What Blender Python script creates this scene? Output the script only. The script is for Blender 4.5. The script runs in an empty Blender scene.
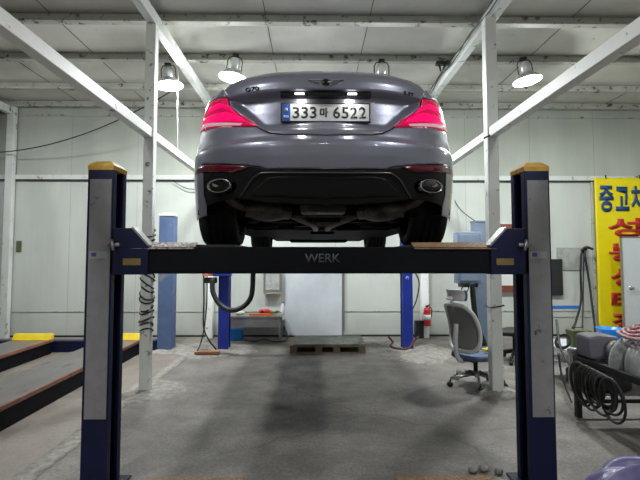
import bpy, bmesh, math, random
from mathutils import Vector, Matrix, Euler
from mathutils.geometry import delaunay_2d_cdt
random.seed(7)
PI = math.pi
sc = bpy.context.scene
C = bpy.context.collection
# ---------------------------------------------------------------- camera, world, exposure, big lights
F = 470.0
cam_d = bpy.data.cameras.new('camera'); cam_d.sensor_width = 36; cam_d.lens = F / 640 * 36
cam_d.clip_start = .05
cam = bpy.data.objects.new('camera', cam_d); C.objects.link(cam)
CAMZ = 1.4
cam.location = (0, 0, CAMZ)
cam.rotation_euler = (math.radians(90 + 3.2), 0, math.radians(-.85))
sc.camera = cam
cam_d.shift_y = -9.2 / 640
sc.view_settings.view_transform = 'Standard'; sc.view_settings.look = 'None'
sc.view_settings.gamma = 1; sc.view_settings.exposure = 0.0
sc.view_settings.use_curve_mapping = False
w = bpy.data.worlds.new('world'); sc.world = w; w.use_nodes = True
w.node_tree.nodes['Background'].inputs[0].default_value = (.02, .025, .035, 1)
w.node_tree.nodes['Background'].inputs[1].default_value = 1.0
LAMP_W = 68          # each high bay lamp
LAMP_COL = (.95, 1.0, .97)
LAMPS = [(-2.0, 6.45, 3.78), (-1.08, 6.2, 3.80), (.93, 6.25, 3.75), (2.9, 6.2, 3.78)]
LAMPS_NEAR = [(-2.2, 1.0, 3.8), (2.3, 1.0, 3.8), (0.1, -2.4, 3.8), (5.2, 6.2, 3.8), (-4.6, 6.2, 3.8), (-3.0, -2.2, 3.8), (3.2, -2.2, 3.8)]

def X(px, Y): return (px - 313) / F * Y
def Z(py, Y): return CAMZ + (257 - py) / F * Y
def at(px, py, Y): return Vector((X(px, Y), Y, Z(py, Y)))

# ---------------------------------------------------------------- materials
def mat(name, col, rough=.6, metal=0, noise=0, nscale=6, col2=None, spec=.5, bump=0, bscale=40, coat=0, emit=None, estr=0, dirt=None, dirt_amt=.0, dirt_scale=3, alpha=1, stretch=(1,1,1), trans=0):
    m = bpy.data.materials.new(name); m.use_nodes = True
    nt = m.node_tree; N = nt.nodes; L = nt.links
    b = N['Principled BSDF']
    b.inputs['Roughness'].default_value = rough; b.inputs['Metallic'].default_value = metal
    b.inputs['Specular IOR Level'].default_value = spec
    b.inputs['Base Color'].default_value = (*col, 1)
    b.inputs['Coat Weight'].default_value = coat; b.inputs['Coat Roughness'].default_value = .04
    b.inputs['Alpha'].default_value = alpha
    b.inputs['Transmission Weight'].default_value = trans
    if emit: b.inputs['Emission Color'].default_value = (*emit, 1); b.inputs['Emission Strength'].default_value = estr
    tc = N.new('ShaderNodeTexCoord'); mp = N.new('ShaderNodeMapping'); mp.inputs['Scale'].default_value = stretch
    L.new(tc.outputs['Object'], mp.inputs[0])
    out = None
    if noise or col2:
        n = N.new('ShaderNodeTexNoise'); n.inputs['Scale'].default_value = nscale; n.inputs['Detail'].default_value = 6; n.inputs['Roughness'].default_value = .65
        L.new(mp.outputs[0], n.inputs[0])
        r = N.new('ShaderNodeValToRGB'); c2 = col2 or tuple(c * (1 - noise) for c in col)
        r.color_ramp.elements[0].position = .35; r.color_ramp.elements[1].position = .65
        r.color_ramp.elements[0].color = (*c2, 1); r.color_ramp.elements[1].color = (*col, 1)
        L.new(n.outputs[0], r.inputs[0]); out = r.outputs[0]
    if dirt:
        n = N.new('ShaderNodeTexNoise'); n.inputs['Scale'].default_value = dirt_scale; n.inputs['Detail'].default_value = 9; n.inputs['Roughness'].default_value = .72
        L.new(mp.outputs[0], n.inputs[0])
        r = N.new('ShaderNodeValToRGB'); p = .72 - dirt_amt * .3
        r.color_ramp.elements[0].position = p; r.color_ramp.elements[1].position = min(1, p + .06)
        r.color_ramp.elements[0].color = (0, 0, 0, 1); r.color_ramp.elements[1].color = (1, 1, 1, 1)
        L.new(n.outputs[0], r.inputs[0])
        mx = N.new('ShaderNodeMix'); mx.data_type = 'RGBA'; L.new(r.outputs[0], mx.inputs[0])
        if out: L.new(out, mx.inputs[6])
        else: mx.inputs[6].default_value = (*col, 1)
        mx.inputs[7].default_value = (*dirt, 1); out = mx.outputs[2]
    if out: L.new(out, b.inputs['Base Color'])
    if bump:
        n = N.new('ShaderNodeTexNoise'); n.inputs['Scale'].default_value = bscale; n.inputs['Detail'].default_value = 5
        L.new(mp.outputs[0], n.inputs[0])
        bp = N.new('ShaderNodeBump'); bp.inputs['Strength'].default_value = bump; bp.inputs['Distance'].default_value = .01
        L.new(n.outputs[0], bp.inputs['Height']); L.new(bp.outputs[0], b.inputs['Normal'])
    return m

M = {}
M['white_steel'] = mat('white_steel', (.66, .68, .66), .5, noise=.12, nscale=5, dirt=(.12, .11, .09), dirt_amt=.45, dirt_scale=9, stretch=(1, 1, .5))
M['white_tube'] = mat('white_tube', (.84, .85, .84), .45, noise=.06, nscale=5, dirt=(.14, .13, .11), dirt_amt=.42, dirt_scale=9)
M['purlin'] = mat('purlin', (.48, .48, .43), .6, noise=.15, dirt=(.08, .07, .05), dirt_amt=.55, dirt_scale=8)
M['purlin_seam'] = mat('purlin_seam', (.12, .115, .10), .8)
M['ceiling'] = mat('ceiling', (.62, .61, .55), .8, noise=.12, nscale=2, dirt=(.10, .09, .07), dirt_amt=.22, dirt_scale=7)
M['navy'] = mat('navy', (.006, .009, .05), .5, spec=.3, noise=.3, nscale=5, dirt=(.012, .01, .012), dirt_amt=.5, dirt_scale=5)
M['beam_black'] = mat('beam_black', (.003, .003, .006), .6, spec=.15, noise=.3, nscale=6)
M['post_grey'] = mat('post_grey', (.24, .225, .24), .7, noise=.15, nscale=10, dirt=(.03, .025, .03), dirt_amt=.34, dirt_scale=12)
M['yellow_cap'] = mat('yellow_cap', (.62, .36, .06), .6, noise=.35, nscale=14)
M['royal'] = mat('royal', (.015, .04, .40), .4, noise=.2, nscale=5)
M['pale_blue'] = mat('pale_blue', (.11, .17, .34), .55, noise=.25, nscale=5, dirt=(.25, .24, .22), dirt_amt=.5)
M['cabinet_blue'] = mat('cabinet_blue', (.22, .28, .39), .5, noise=.15)
M['yellow'] = mat('yellow', (.80, .56, .01), .5, noise=.15)
M['banner'] = mat('banner', (.86, .70, .0), .55, noise=.08, nscale=3, bump=.15, bscale=6)
M['red_paint'] = mat('red_paint', (.48, .02, .015), .55)
M['ink_blue'] = mat('ink_blue', (.01, .06, .18), .55)
M['black'] = mat('black', (.012, .012, .013), .5)
M['rubber'] = mat('rubber', (.010, .010, .011), .75, bump=.2, bscale=60)
M['dark'] = mat('dark', (.02, .02, .022), .55, noise=.4)
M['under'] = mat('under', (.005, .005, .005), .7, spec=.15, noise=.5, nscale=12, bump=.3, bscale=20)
M['muffler'] = mat('muffler', (.16, .13, .11), .5, metal=.5, noise=.5, nscale=8, dirt=(.05, .035, .025), dirt_amt=.7)
M['rusty'] = mat('rusty', (.40, .24, .13), .7, noise=.6, nscale=50, dirt=(.45, .36, .28), dirt_amt=.5, dirt_scale=110, bump=.5, bscale=80)
M['speckle'] = mat('speckle', (.62, .57, .56), .7, noise=.4, nscale=30, dirt=(.16, .07, .05), dirt_amt=.8, dirt_scale=50, bump=.5, bscale=80)
M['runway'] = mat('runway', (.19, .175, .175), .38, metal=.3, noise=.3, nscale=4, dirt=(.10, .07, .06), dirt_amt=.5, dirt_scale=6, stretch=(1, .3, 1))
M['rust_edge'] = mat('rust_edge', (.30, .12, .08), .6, noise=.4, nscale=10)
M['chrome'] = mat('chrome', (.6, .6, .62), .18, metal=1)
M['steel'] = mat('steel', (.42, .42, .42), .4, metal=.8, noise=.2)
M['dark_metal'] = mat('dark_metal', (.16, .16, .17), .3, metal=.9)
M['aluminium'] = mat('aluminium', (.55, .56, .56), .3, metal=1)
M['white_plastic'] = mat('white_plastic', (.72, .73, .74), .4)
M['grey_mesh'] = mat('grey_mesh', (.30, .30, .29), .8, noise=.2, nscale=120)
M['blue_fabric'] = mat('blue_fabric', (.12, .18, .36), .8, noise=.2, nscale=40)
M['cushion'] = mat('cushion', (.10, .14, .25), .8, noise=.2, nscale=40)
M['wood'] = mat('wood', (.36, .27, .19), .8, noise=.4, nscale=10, stretch=(1, 8, 1))
M['ply'] = mat('ply', (.24, .25, .22), .7, noise=.35, nscale=5, dirt=(.08, .07, .06), dirt_amt=.5)
M['orange'] = mat('orange', (.75, .16, .03), .5)
M['red_brown'] = mat('red_brown', (.10, .03, .025), .6)
M['offcut'] = mat('offcut', (.40, .15, .06), .7, noise=.3, nscale=12)
M['red'] = mat('red', (.55, .02, .03), .35)
M['white'] = mat('white', (.8, .8, .8), .5)
M['olive'] = mat('olive', (.10, .12, .05), .6, noise=.25)
M['basin'] = mat('basin', (.01, .24, .72), .35)
M['tape'] = mat('tape', (.03, .18, .62), .5)
M['machine'] = mat('machine', (.22, .21, .27), .45, noise=.15)
M['frame_red'] = mat('frame_red', (.22, .06, .045), .6, noise=.3)
M['marble'] = mat('marble', (.42, .43, .42), .6, noise=.35, nscale=9)
M['door_white'] = mat('door_white', (.62, .65, .68), .35, noise=.04)
M['panel_white'] = mat('panel_white', (.56, .59, .64), .5, noise=.1, nscale=4)
M['tarp'] = mat('tarp', (.16, .14, .30), .35, noise=.3, nscale=8)
M['glass_dark'] = mat('glass_dark', (.01, .012, .014), .05)
M['green'] = mat('green', (.05, .22, .06), .4)
M['concrete_pale'] = mat('concrete_pale', (.36, .335, .31), .9, noise=.5, nscale=16, bump=.8, bscale=18)
M['leaf_ochre'] = mat('label_ochre', (.24, .16, .05), .5)
M['sticker'] = mat('sticker', (.30, .30, .33), .5)
M['sticker_blue'] = mat('sticker_blue', (.05, .07, .22), .5)
M['letter_grey'] = mat('letter_grey', (.10, .10, .12), .7, noise=.5, nscale=60)
M['plate_white'] = mat('plate_white', (.55, .56, .58), .45)
M['plate_blue'] = mat('plate_blue', (.02, .08, .35), .4)
M['paint'] = mat('car_paint', (.23, .23, .30), .34, metal=.45, coat=1)
M['gloss_black'] = mat('gloss_black', (.008, .008, .009), .12)
M['satin_black'] = mat('satin_black', (.006, .006, .007), .5, spec=.25)
M['refl_red'] = mat('refl_red', (.10, .004, .014), .2, coat=.6)
M['lamp_red'] = mat('lamp_red', (.25, .002, .03), .15, spec=.3, coat=.5, emit=(.95, .0, .10), estr=.42)
M['lamp_bright'] = mat('lamp_bright', (.4, .003, .05), .3, spec=.2, emit=(.95, .0, .13), estr=.95)
M['lamp_clear'] = mat('lamp_clear', (.45, .30, .36), .15, coat=1, emit=(1, .55, .65), estr=.38)
M['plate_led'] = mat('plate_led', (1, 1, 1), .3, emit=(1, .97, .9), estr=5)
M['glow'] = mat('lamp_glow', (1, 1, 1), .3, emit=(.95, 1, 1), estr=14)
M['reflector'] = mat('lamp_reflector', (.75, .78, .8), .25, metal=.6)
M['cord_white'] = mat('cord_white', (.6, .6, .56), .6)
M['cream'] = mat('cream', (.7, .69, .6), .6)

def nodes_floor():
    m = bpy.data.materials.new('concrete_floor'); m.use_nodes = True
    nt = m.node_tree; N = nt.nodes; L = nt.links; b = N['Principled BSDF']
    tc = N.new('ShaderNodeTexCoord')
    def noise(s, d=6, r=.6, st=(1, 1, 1)):
        mp = N.new('ShaderNodeMapping'); mp.inputs['Scale'].default_value = st; L.new(tc.outputs['Object'], mp.inputs[0])
        n = N.new('ShaderNodeTexNoise'); n.inputs['Scale'].default_value = s; n.inputs['Detail'].default_value = d; n.inputs['Roughness'].default_value = r
        L.new(mp.outputs[0], n.inputs[0]); return n.outputs[0]
    def ramp(inp, stops):
        r = N.new('ShaderNodeValToRGB'); e = r.color_ramp.elements
        while len(e) < len(stops): e.new(.5)
        for k, (p, c) in enumerate(stops): e[k].position = p; e[k].color = (*c, 1)
        L.new(inp, r.inputs[0]); return r.outputs[0]
    def mix(f, a, c, mode='MIX'):
        x = N.new('ShaderNodeMix'); x.data_type = 'RGBA'; x.blend_type = mode
        if isinstance(f, float): x.inputs[0].default_value = f
        else: L.new(f, x.inputs[0])
        L.new(a, x.inputs[6]) if not isinstance(a, tuple) else setattr(x.inputs[6], 'default_value', (*a, 1))
        L.new(c, x.inputs[7]) if not isinstance(c, tuple) else setattr(x.inputs[7], 'default_value', (*c, 1))
        return x.outputs[2]
    base = ramp(noise(1.3, 12, .72), [(.3, (.115, .100, .093)), (.5, (.21, .19, .177)), (.7, (.34, .305, .28))])
    fine = ramp(noise(45, 4, .7), [(.32, (.6, .6, .6)), (.68, (1.2, 1.2, 1.2))])
    col = mix(1.0, base, fine, 'MULTIPLY')
    # left bay is browner concrete
    sx = N.new('ShaderNodeSeparateXYZ'); L.new(tc.outputs['Object'], sx.inputs[0])
    ml = N.new('ShaderNodeMath'); ml.operation = 'LESS_THAN'; L.new(sx.outputs[0], ml.inputs[0]); ml.inputs[1].default_value = -1.88
    mm = N.new('ShaderNodeMath'); mm.operation = 'MULTIPLY'; L.new(ml.outputs[0], mm.inputs[0]); mm.inputs[1].default_value = .45
    col = mix(mm.outputs[0], col, (.28, .225, .19))
    stains = ramp(noise(1.7, 10, .7), [(.56, (0, 0, 0)), (.68, (1, 1, 1))])
    mk = N.new('ShaderNodeMath'); mk.operation = 'MULTIPLY'; L.new(stains, mk.inputs[0]); mk.inputs[1].default_value = .5
    col = mix(mk.outputs[0], col, (.10, .095, .095))
    # hairline crack across the bay
    v = N.new('ShaderNodeTexVoronoi'); v.feature = 'DISTANCE_TO_EDGE'; v.inputs['Scale'].default_value = .17
    nn = N.new('ShaderNodeTexNoise'); nn.inputs['Scale'].default_value = 2.5; L.new(tc.outputs['Object'], nn.inputs[0])
    va = N.new('ShaderNodeVectorMath'); va.operation = 'MULTIPLY_ADD'; L.new(nn.outputs[1], va.inputs[0]); va.inputs[1].default_value = (.5, .5, 0); L.new(tc.outputs['Object'], va.inputs[2])
    L.new(va.outputs[0], v.inputs[0])
    cr = ramp(v.outputs[0], [(0, (1, 1, 1)), (.003, (0, 0, 0))])
    mc = N.new('ShaderNodeMath'); mc.operation = 'MULTIPLY'; L.new(cr, mc.inputs[0]); mc.inputs[1].default_value = .45
    col = mix(mc.outputs[0], col, (.08, .07, .065))
    L.new(col, b.inputs['Base Color'])
    rr = ramp(noise(3, 5), [(.3, (.42,) * 3), (.7, (.8,) * 3)]); L.new(rr, b.inputs['Roughness'])
    bp = N.new('ShaderNodeBump'); bp.inputs['Strength'].default_value = .35; bp.inputs['Distance'].default_value = .01
    L.new(noise(30, 6, .7), bp.inputs['Height']); L.new(bp.outputs[0], b.inputs['Normal'])
    return m
M['floor'] = nodes_floor()

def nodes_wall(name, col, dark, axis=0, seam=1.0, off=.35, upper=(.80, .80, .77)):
    m = bpy.data.materials.new(name); m.use_nodes = True
    nt = m.node_tree; N = nt.nodes; L = nt.links; b = N['Principled BSDF']; b.inputs['Roughness'].default_value = .62
    tc = N.new('ShaderNodeTexCoord'); sx = N.new('ShaderNodeSeparateXYZ'); L.new(tc.outputs['Object'], sx.inputs[0])
    def math_(op, a, v=None):
        n = N.new('ShaderNodeMath'); n.operation = op; L.new(a, n.inputs[0])
        if v is not None:
            if isinstance(v, (int, float)): n.inputs[1].default_value = v
            else: L.new(v, n.inputs[1])
        return n.outputs[0]
    f = math_('FRACT', math_('DIVIDE', math_('ADD', sx.outputs[axis], off + 50), seam))
    s = math_('LESS_THAN', f, .010)
    # faint pressed ribs every 10 cm
    rib = math_('LESS_THAN', math_('FRACT', math_('DIVIDE', math_('ADD', sx.outputs[axis], 50.0), .1)), .07)
    n1 = N.new('ShaderNodeTexNoise'); n1.inputs['Scale'].default_value = 1.2; n1.inputs['Detail'].default_value = 7
    mp = N.new('ShaderNodeMapping'); mp.inputs['Scale'].default_value = (1.5, 1.5, .5); L.new(tc.outputs['Object'], mp.inputs[0]); L.new(mp.outputs[0], n1.inputs[0])
    r = N.new('ShaderNodeValToRGB'); r.color_ramp.elements[0].position = .35; r.color_ramp.elements[1].position = .6
    r.color_ramp.elements[0].color = (*[c * .86 for c in col], 1); r.color_ramp.elements[1].color = (*col, 1); L.new(n1.outputs[0], r.inputs[0])
    n2 = N.new('ShaderNodeTexNoise'); n2.inputs['Scale'].default_value = 5; n2.inputs['Detail'].default_value = 10; n2.inputs['Roughness'].default_value = .75
    L.new(tc.outputs['Object'], n2.inputs[0])
    r2 = N.new('ShaderNodeValToRGB'); r2.color_ramp.elements[0].position = .66; r2.color_ramp.elements[1].position = .72
    L.new(n2.outputs[0], r2.inputs[0])
    # dirt rising from the floor
    g = N.new('ShaderNodeMapRange'); L.new(sx.outputs[2], g.inputs[0]); g.inputs[1].default_value = 0; g.inputs[2].default_value = .6; g.inputs[3].default_value = .45; g.inputs[4].default_value = 0
    gm = math_('MULTIPLY', g.outputs[0], n2.outputs[0])
    tot = math_('MAXIMUM', math_('MAXIMUM', math_('MULTIPLY', s, .35), math_('MULTIPLY', rib, .05)), math_('MAXIMUM', math_('MULTIPLY', r2.outputs[0], .6), gm))
    mx = N.new('ShaderNodeMix'); mx.data_type = 'RGBA'; L.new(tot, mx.inputs[0]); L.new(r.outputs[0], mx.inputs[6]); mx.inputs[7].default_value = (*dark, 1)
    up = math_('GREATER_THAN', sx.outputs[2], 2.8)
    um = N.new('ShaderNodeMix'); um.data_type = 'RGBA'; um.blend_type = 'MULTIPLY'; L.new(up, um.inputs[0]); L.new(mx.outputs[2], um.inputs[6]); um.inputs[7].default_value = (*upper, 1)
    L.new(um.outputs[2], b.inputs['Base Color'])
    return m
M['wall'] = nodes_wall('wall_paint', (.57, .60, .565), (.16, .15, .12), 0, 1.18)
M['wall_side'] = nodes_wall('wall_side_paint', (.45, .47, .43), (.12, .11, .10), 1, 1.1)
M['wall_dark'] = mat('wall_dark', (.02, .022, .03), .7)

# ---------------------------------------------------------------- mesh helpers
class MB:
    def __init__(s): s.bm = bmesh.new(); s.mi = 0
    def _f(s, vs, sm=False):
        try:
            f = s.bm.faces.new(vs); f.material_index = s.mi; f.smooth = sm; return f
        except ValueError: return None
    def box(s, x0, x1, y0, y1, z0, z1, mtx=None):
        c = [(x, y, z) for x in (x0, x1) for y in (y0, y1) for z in (z0, z1)]
        v = [s.bm.verts.new((mtx @ Vector(p)) if mtx else p) for p in c]
        for q in ((0, 1, 3, 2), (4, 6, 7, 5), (0, 4, 5, 1), (2, 3, 7, 6), (0, 2, 6, 4), (1, 5, 7, 3)): s._f([v[i] for i in q])
        return s
    def prism(s, pts, a, b, plane='XZ'):
        """polygon pts in a plane, extruded along the third axis from a to b"""
        def P(p, t):
            return {'XZ': (p[0], t, p[1]), 'XY': (p[0], p[1], t), 'YZ': (t, p[0], p[1])}[plane]
        A = [s.bm.verts.new(P(p, a)) for p in pts]; B = [s.bm.verts.new(P(p, b)) for p in pts]
        s._f(A); s._f(B[::-1]); n = len(pts)
        for i in range(n): s._f([A[i], B[i], B[(i + 1) % n], A[(i + 1) % n]])
        return s
    def tube(s, path, r, n=10, closed=False, rx=None):
        path = [Vector(p) for p in path]; rings = []
        m = len(path); up = Vector((0, 0, 1)); prev = None
        for i, p in enumerate(path):
            if closed: d = path[(i + 1) % m] - path[i - 1]
            else: d = path[min(i + 1, m - 1)] - path[max(i - 1, 0)]
            d.normalize()
            if prev is None:
                a = d.cross(up)
                if a.length < .05: a = d.cross(Vector((1, 0, 0)))
            else: a = prev - d * prev.dot(d)
            a.normalize(); b = d.cross(a); prev = a
            rr = r[i] if isinstance(r, (list, tuple)) else r
            rings.append([s.bm.verts.new(p + (a * math.cos(2 * PI * k / n) + b * math.sin(2 * PI * k / n)) * rr) for k in range(n)])
        for i in range(m if closed else m - 1):
            A, B = rings[i], rings[(i + 1) % m]
            for k in range(n): s._f([A[k], A[(k + 1) % n], B[(k + 1) % n], B[k]], True)
        if not closed: s._f(rings[0][::-1]); s._f(rings[-1])
        return s
    def lathe(s, prof, c=(0, 0, 0), axis='Z', n=28, sx=1, sy=1):
        """prof: (radius, height) list"""
        rings = []
        for r, h in prof:
            ring = []
            for k in range(n):
                a = 2 * PI * k / n; u, v = r * math.cos(a) * sx, r * math.sin(a) * sy
                p = {'Z': (u, v, h), 'Y': (u, h, v), 'X': (h, u, v)}[axis]
                ring.append(s.bm.verts.new((p[0] + c[0], p[1] + c[1], p[2] + c[2])))
            rings.append(ring)
        for A, B in zip(rings, rings[1:]):
            for k in range(n): s._f([A[k], A[(k + 1) % n], B[(k + 1) % n], B[k]], True)
        if prof[0][0] > 1e-5: s._f(rings[0][::-1])
        if prof[-1][0] > 1e-5: s._f(rings[-1])
        return s
    def rows(s, rows, sm=True, close=False):
        R = [[s.bm.verts.new(p) for p in r] for r in rows]
        for A, B in zip(R, R[1:]):
            k = len(A)
            for i in range(k if close else k - 1): s._f([A[i], A[(i + 1) % k], B[(i + 1) % k], B[i]], sm)
        return s
    def ball(s, c, r, sz=(1, 1, 1), n=2):
        o = bmesh.ops.create_icosphere(s.bm, subdivisions=n, radius=r)
        for v in o['verts']: v.co = Vector((v.co.x * sz[0], v.co.y * sz[1], v.co.z * sz[2])) + Vector(c)
        for f in {f for v in o['verts'] for f in v.link_faces}: f.smooth = True; f.material_index = s.mi
        return s
    def build(s, name, m, parent=None, bevel=0, solid=0, recalc=True, loc=None, rot=None):
        if recalc: bmesh.ops.recalc_face_normals(s.bm, faces=s.bm.faces)
        me = bpy.data.meshes.new(name); s.bm.to_mesh(me); s.bm.free()
        for k in (m if isinstance(m, (list, tuple)) else [m]): me.materials.append(M[k])
        o = bpy.data.objects.new(name, me); C.objects.link(o)
        if parent: o.parent = parent
        if loc is not None: o.location = loc
        if rot is not None: o.rotation_euler = rot
        if solid:
            md = o.modifiers.new('solid', 'SOLIDIFY'); md.thickness = solid; md.offset = -1
        if bevel:
            md = o.modifiers.new('bevel', 'BEVEL'); md.width = bevel; md.segments = 2; md.limit_method = 'ANGLE'; md.angle_limit = .8
        return o

def tag(o, label, cat, group=None, kind=None):
    o['label'] = label; o['category'] = cat
    if group: o['group'] = group
    if kind: o['kind'] = kind
    return o
def thing(name, label, cat, loc=(0, 0, 0), rz=0, group=None):
    o = bpy.data.objects.new(name, None); C.objects.link(o); o.location = loc; o.rotation_euler = (0, 0, rz); o.empty_display_size = .1
    return tag(o, label, cat, group)
def struct(o, label=None):
    o['kind'] = 'structure'
    if label: o['label'] = label
    return o
def copy_tree(o, parent=None):
    c = o.copy(); C.objects.link(c)
    if parent: c.parent = parent
    for ch in list(o.children): copy_tree(ch, c)
    return c
def arc(p0, p1, sag, n=16):
    p0, p1 = Vector(p0), Vector(p1)
    return [p0.lerp(p1, t) - Vector((0, 0, 4 * sag * t * (1 - t))) for t in [i / (n - 1) for i in range(n)]]
def spline(pts, n=8):
    P = [Vector(p) for p in pts]; P = [P[0] * 2 - P[1]] + P + [P[-1] * 2 - P[-2]]; out = []
    for i in range(1, len(P) - 2):
        for k in range(n):
            t = k / n; a, b, c, d = P[i - 1:i + 3]
            out.append(.5 * ((2 * b) + (c - a) * t + (2 * a - 5 * b + 4 * c - d) * t * t + (3 * b - a - 3 * c + d) * t ** 3))
    out.append(P[-2]); return out
def text(name, body, m, parent, pos, width=None, height=None, bold=.0, extrude=.0008, rot=(PI / 2, 0, 0), shear=0, font_scale=None):
    """lettering centred on pos, standing upright and facing -Y"""
    cu = bpy.data.curves.new(name, 'FONT'); cu.body = body; cu.offset = bold; cu.shear = shear; cu.resolution_u = 4
    t = bpy.data.objects.new('tmp', cu); C.objects.link(t)
    me = bpy.data.meshes.new_from_object(t.evaluated_get(bpy.context.evaluated_depsgraph_get()))
    bpy.data.objects.remove(t)
    xs = [v.co.x for v in me.vertices]; ys = [v.co.y for v in me.vertices]
    w_, h_ = max(xs) - min(xs), max(ys) - min(ys)
    sx = width / w_ if width else height / h_; sy = height / h_ if height else sx
    cx, cy = (max(xs) + min(xs)) / 2, (max(ys) + min(ys)) / 2
    for v in me.vertices: v.co = ((v.co.x - cx) * sx, (v.co.y - cy) * sy, 0)
    me.materials.clear(); me.materials.append(M[m])
    o = bpy.data.objects.new(name, me); C.objects.link(o); o.location = pos; o.rotation_euler = rot
    md = o.modifiers.new('solid', 'SOLIDIFY'); md.thickness = max(extrude, .0008); md.offset = 0
    if parent: o.parent = parent
    return o

# ================================================================ THE ROOM
YW = 8.4; ZC = 4.18; XL = -5.62; XR = 6.6; YF = -4.5
struct(MB().box(XL - .1, XR + .1, YF - .1, YW + .1, -.15, 0).build('floor', 'floor'))
struct(MB().box(XL - .1, XR + .1, YF - .1, YW + .1, ZC, ZC + .08).build('ceiling', 'ceiling'))
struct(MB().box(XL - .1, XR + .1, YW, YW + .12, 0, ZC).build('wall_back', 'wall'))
struct(MB().box(XL - .1, XL, YF, YW, 0, ZC).build('wall_left', 'wall_dark'))
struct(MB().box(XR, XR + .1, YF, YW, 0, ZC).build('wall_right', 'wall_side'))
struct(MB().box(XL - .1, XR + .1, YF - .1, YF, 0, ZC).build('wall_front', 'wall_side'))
# sheet joints of the ceiling
for k, x in enumerate((-4.2, -3.0, -.55, .65, 3.0, 4.15, 5.3)):
    struct(MB().box(x, x + .008, YF, YW, ZC - .006, ZC).build('trim_%d' % (20 + k), 'purlin_seam'))
# purlins
for k, y in enumerate((8.28, 7.4, 6.3, 5.25, 4.2, 3.1, 2.0, .9, -.3, -1.5, -2.7, -3.9)):
    b = MB(); b.box(XL, XR, y, y + .045, 4.065, ZC - .007); b.box(XL, XR, y - .05, y, 4.065, 4.075); b.box(XL, XR, y - .05, y - .044, 4.075, 4.09)
    o = struct(b.build('purlin', 'purlin'), 'grey steel roof purlin crossing under the ceiling sheets')
    o['group'] = 'roof purlins'
# wall girts, flat trims and a shadow strip under the rail
struct(MB().box(XL, XR, YW - .055, YW, 2.78, 2.86).build('trim_1', 'white_steel'), 'white horizontal steel rail on the back wall')
struct(MB().box(XL, XR, YW - .058, YW - .001, 2.765, 2.777).build('trim_2', 'dark'))  # dark strip modelled as the shadow line below the rail
struct(MB().box(XL, XR, YW - .012, YW - .001, .435, .447).build('trim_3', 'purlin'))
struct(MB().box(XL, XR, YW - .03, YW - .001, 3.93, 3.955).build('trim_4', 'purlin'))
struct(MB().box(XL, XR, YW - .02, YW - .001, 0.0, .03).build('baseboard_back', 'dark'))
struct(MB().box(-5.40, -5.27, YW - .16, YW - .058, 0, 4.06).build('column', 'white_steel', bevel=.006), 'white steel column in the left corner')
struct(MB().box(-5.40, -5.31, 2, YW - .17, 3.92, 4.05).build('beam', 'white_steel'), 'white roof beam along the left side wall')

def column(x, y, z1, sz, label):
    o = MB().box(x - sz, x + sz, y - sz, y + sz, 0, z1).build('column', 'white_tube', bevel=.008)
    return struct(o, label)
column(-1.752, 5.02, 3.925, .053, 'white steel column wrapped in black cable on the left')
column(1.862, 4.83, 3.925, .058, 'white steel column beside the office chair')
column(-1.79, 8.26, 3.925, .06, 'white steel column on the back wall left of the pale blue hose')
column(1.95, 8.26, 3.925, .065, 'white steel column on the back wall behind the fire extinguisher')
for x, lab in ((-1.75, 'white roof beam running over the left columns'), (1.92, 'white roof beam running over the right columns')):
    struct(MB().box(x - .045, x + .045, 0, 8.22, 3.93, 4.06).build('beam', 'white_steel', bevel=.004), lab)
for x, yc, z, s, lab in ((-1.76, 5.02, 2.725, .053, 'left'), (1.862, 4.83, 2.69, .058, 'right')):
    struct(MB().box(x - .045, x + .045, -1.5, yc - s - .004, z - .05, z + .05).build('beam', 'white_tube', bevel=.004), 'white tie beam sloping in from the upper %s toward the column' % lab)
    struct(MB().box(x - .04, x + .04, yc + s + .004, 8.18, z - .045, z + .045).build('beam', 'white_tube', bevel=.004), 'white tie beam from the %s column back to the wall' % lab)
# cables taped along the right roof beam
o = MB().tube([(1.84, y, 3.99 + .03 * math.sin(y * 5)) for y in [1 + .15 * i for i in range(46)]], .008, 6).tube([(1.832, y, 4.01 + .025 * math.sin(y * 3 + 1)) for y in [1 + .15 * i for i in range(46)]], .007, 6).build('cable', 'black')
tag(o, 'dark cables tied along the side of the right roof beam', 'cable')
# concrete collars round the column feet and the patched strip
def mound(name, cx, cy, rx, ry, h, label, mm='concrete_pale', hole=None):
    rnd = random.Random(name + str(cx)); b = MB(); n = 40; rings = []
    ph = [rnd.uniform(0, 6.28) for _ in range(5)]
    for t, zz in ((1, .0), (.93, .5), (.7, .85), (.4, 1), (.12, 1), (.002, 1)):
        rings.append([(cx + rx * t * math.cos(a) * (1 + .13 * math.sin(2 * a + ph[0]) + .08 * math.sin(5 * a + ph[1])), cy + ry * t * math.sin(a) * (1 + .12 * math.sin(3 * a + ph[2]) + .06 * math.sin(7 * a + ph[3])), .001 + h * zz * (1 + .15 * math.sin(4 * a + ph[4]))) for a in [2 * PI * k / n for k in range(n)]])
    b.rows(rings, close=True)
    o = b.build(name, mm); o['kind'] = 'structure'; o['label'] = label; return o
mound('floor_patch', -1.66, 5.05, .34, .42, .022, 'pale concrete collar round the foot of the left column')
mound('floor_patch', 1.90, 4.86, .22, .22, .06, 'pale concrete collar round the foot of the right column')
mound('floor_patch', -1.5, 7.2, .62, .55, .03, 'rough concrete pad under the far left lift post')
mound('floor_patch', -2.2, 7.25, .42, .40, .03, 'rough concrete pad under the pale blue post')
mound('floor_patch', 1.5, 7.15, .62, .85, .03, 'pale concrete pad under the far right lift post')
b = MB(); rl, rr_ = [], []
for i in range(120):
    y = .6 + 7.7 * i / 119
    rl.append((-1.90 + random.uniform(-.012, .012), y, .004)); rr_.append((-1.75 + random.uniform(-.015, .015), y, .004))
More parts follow.
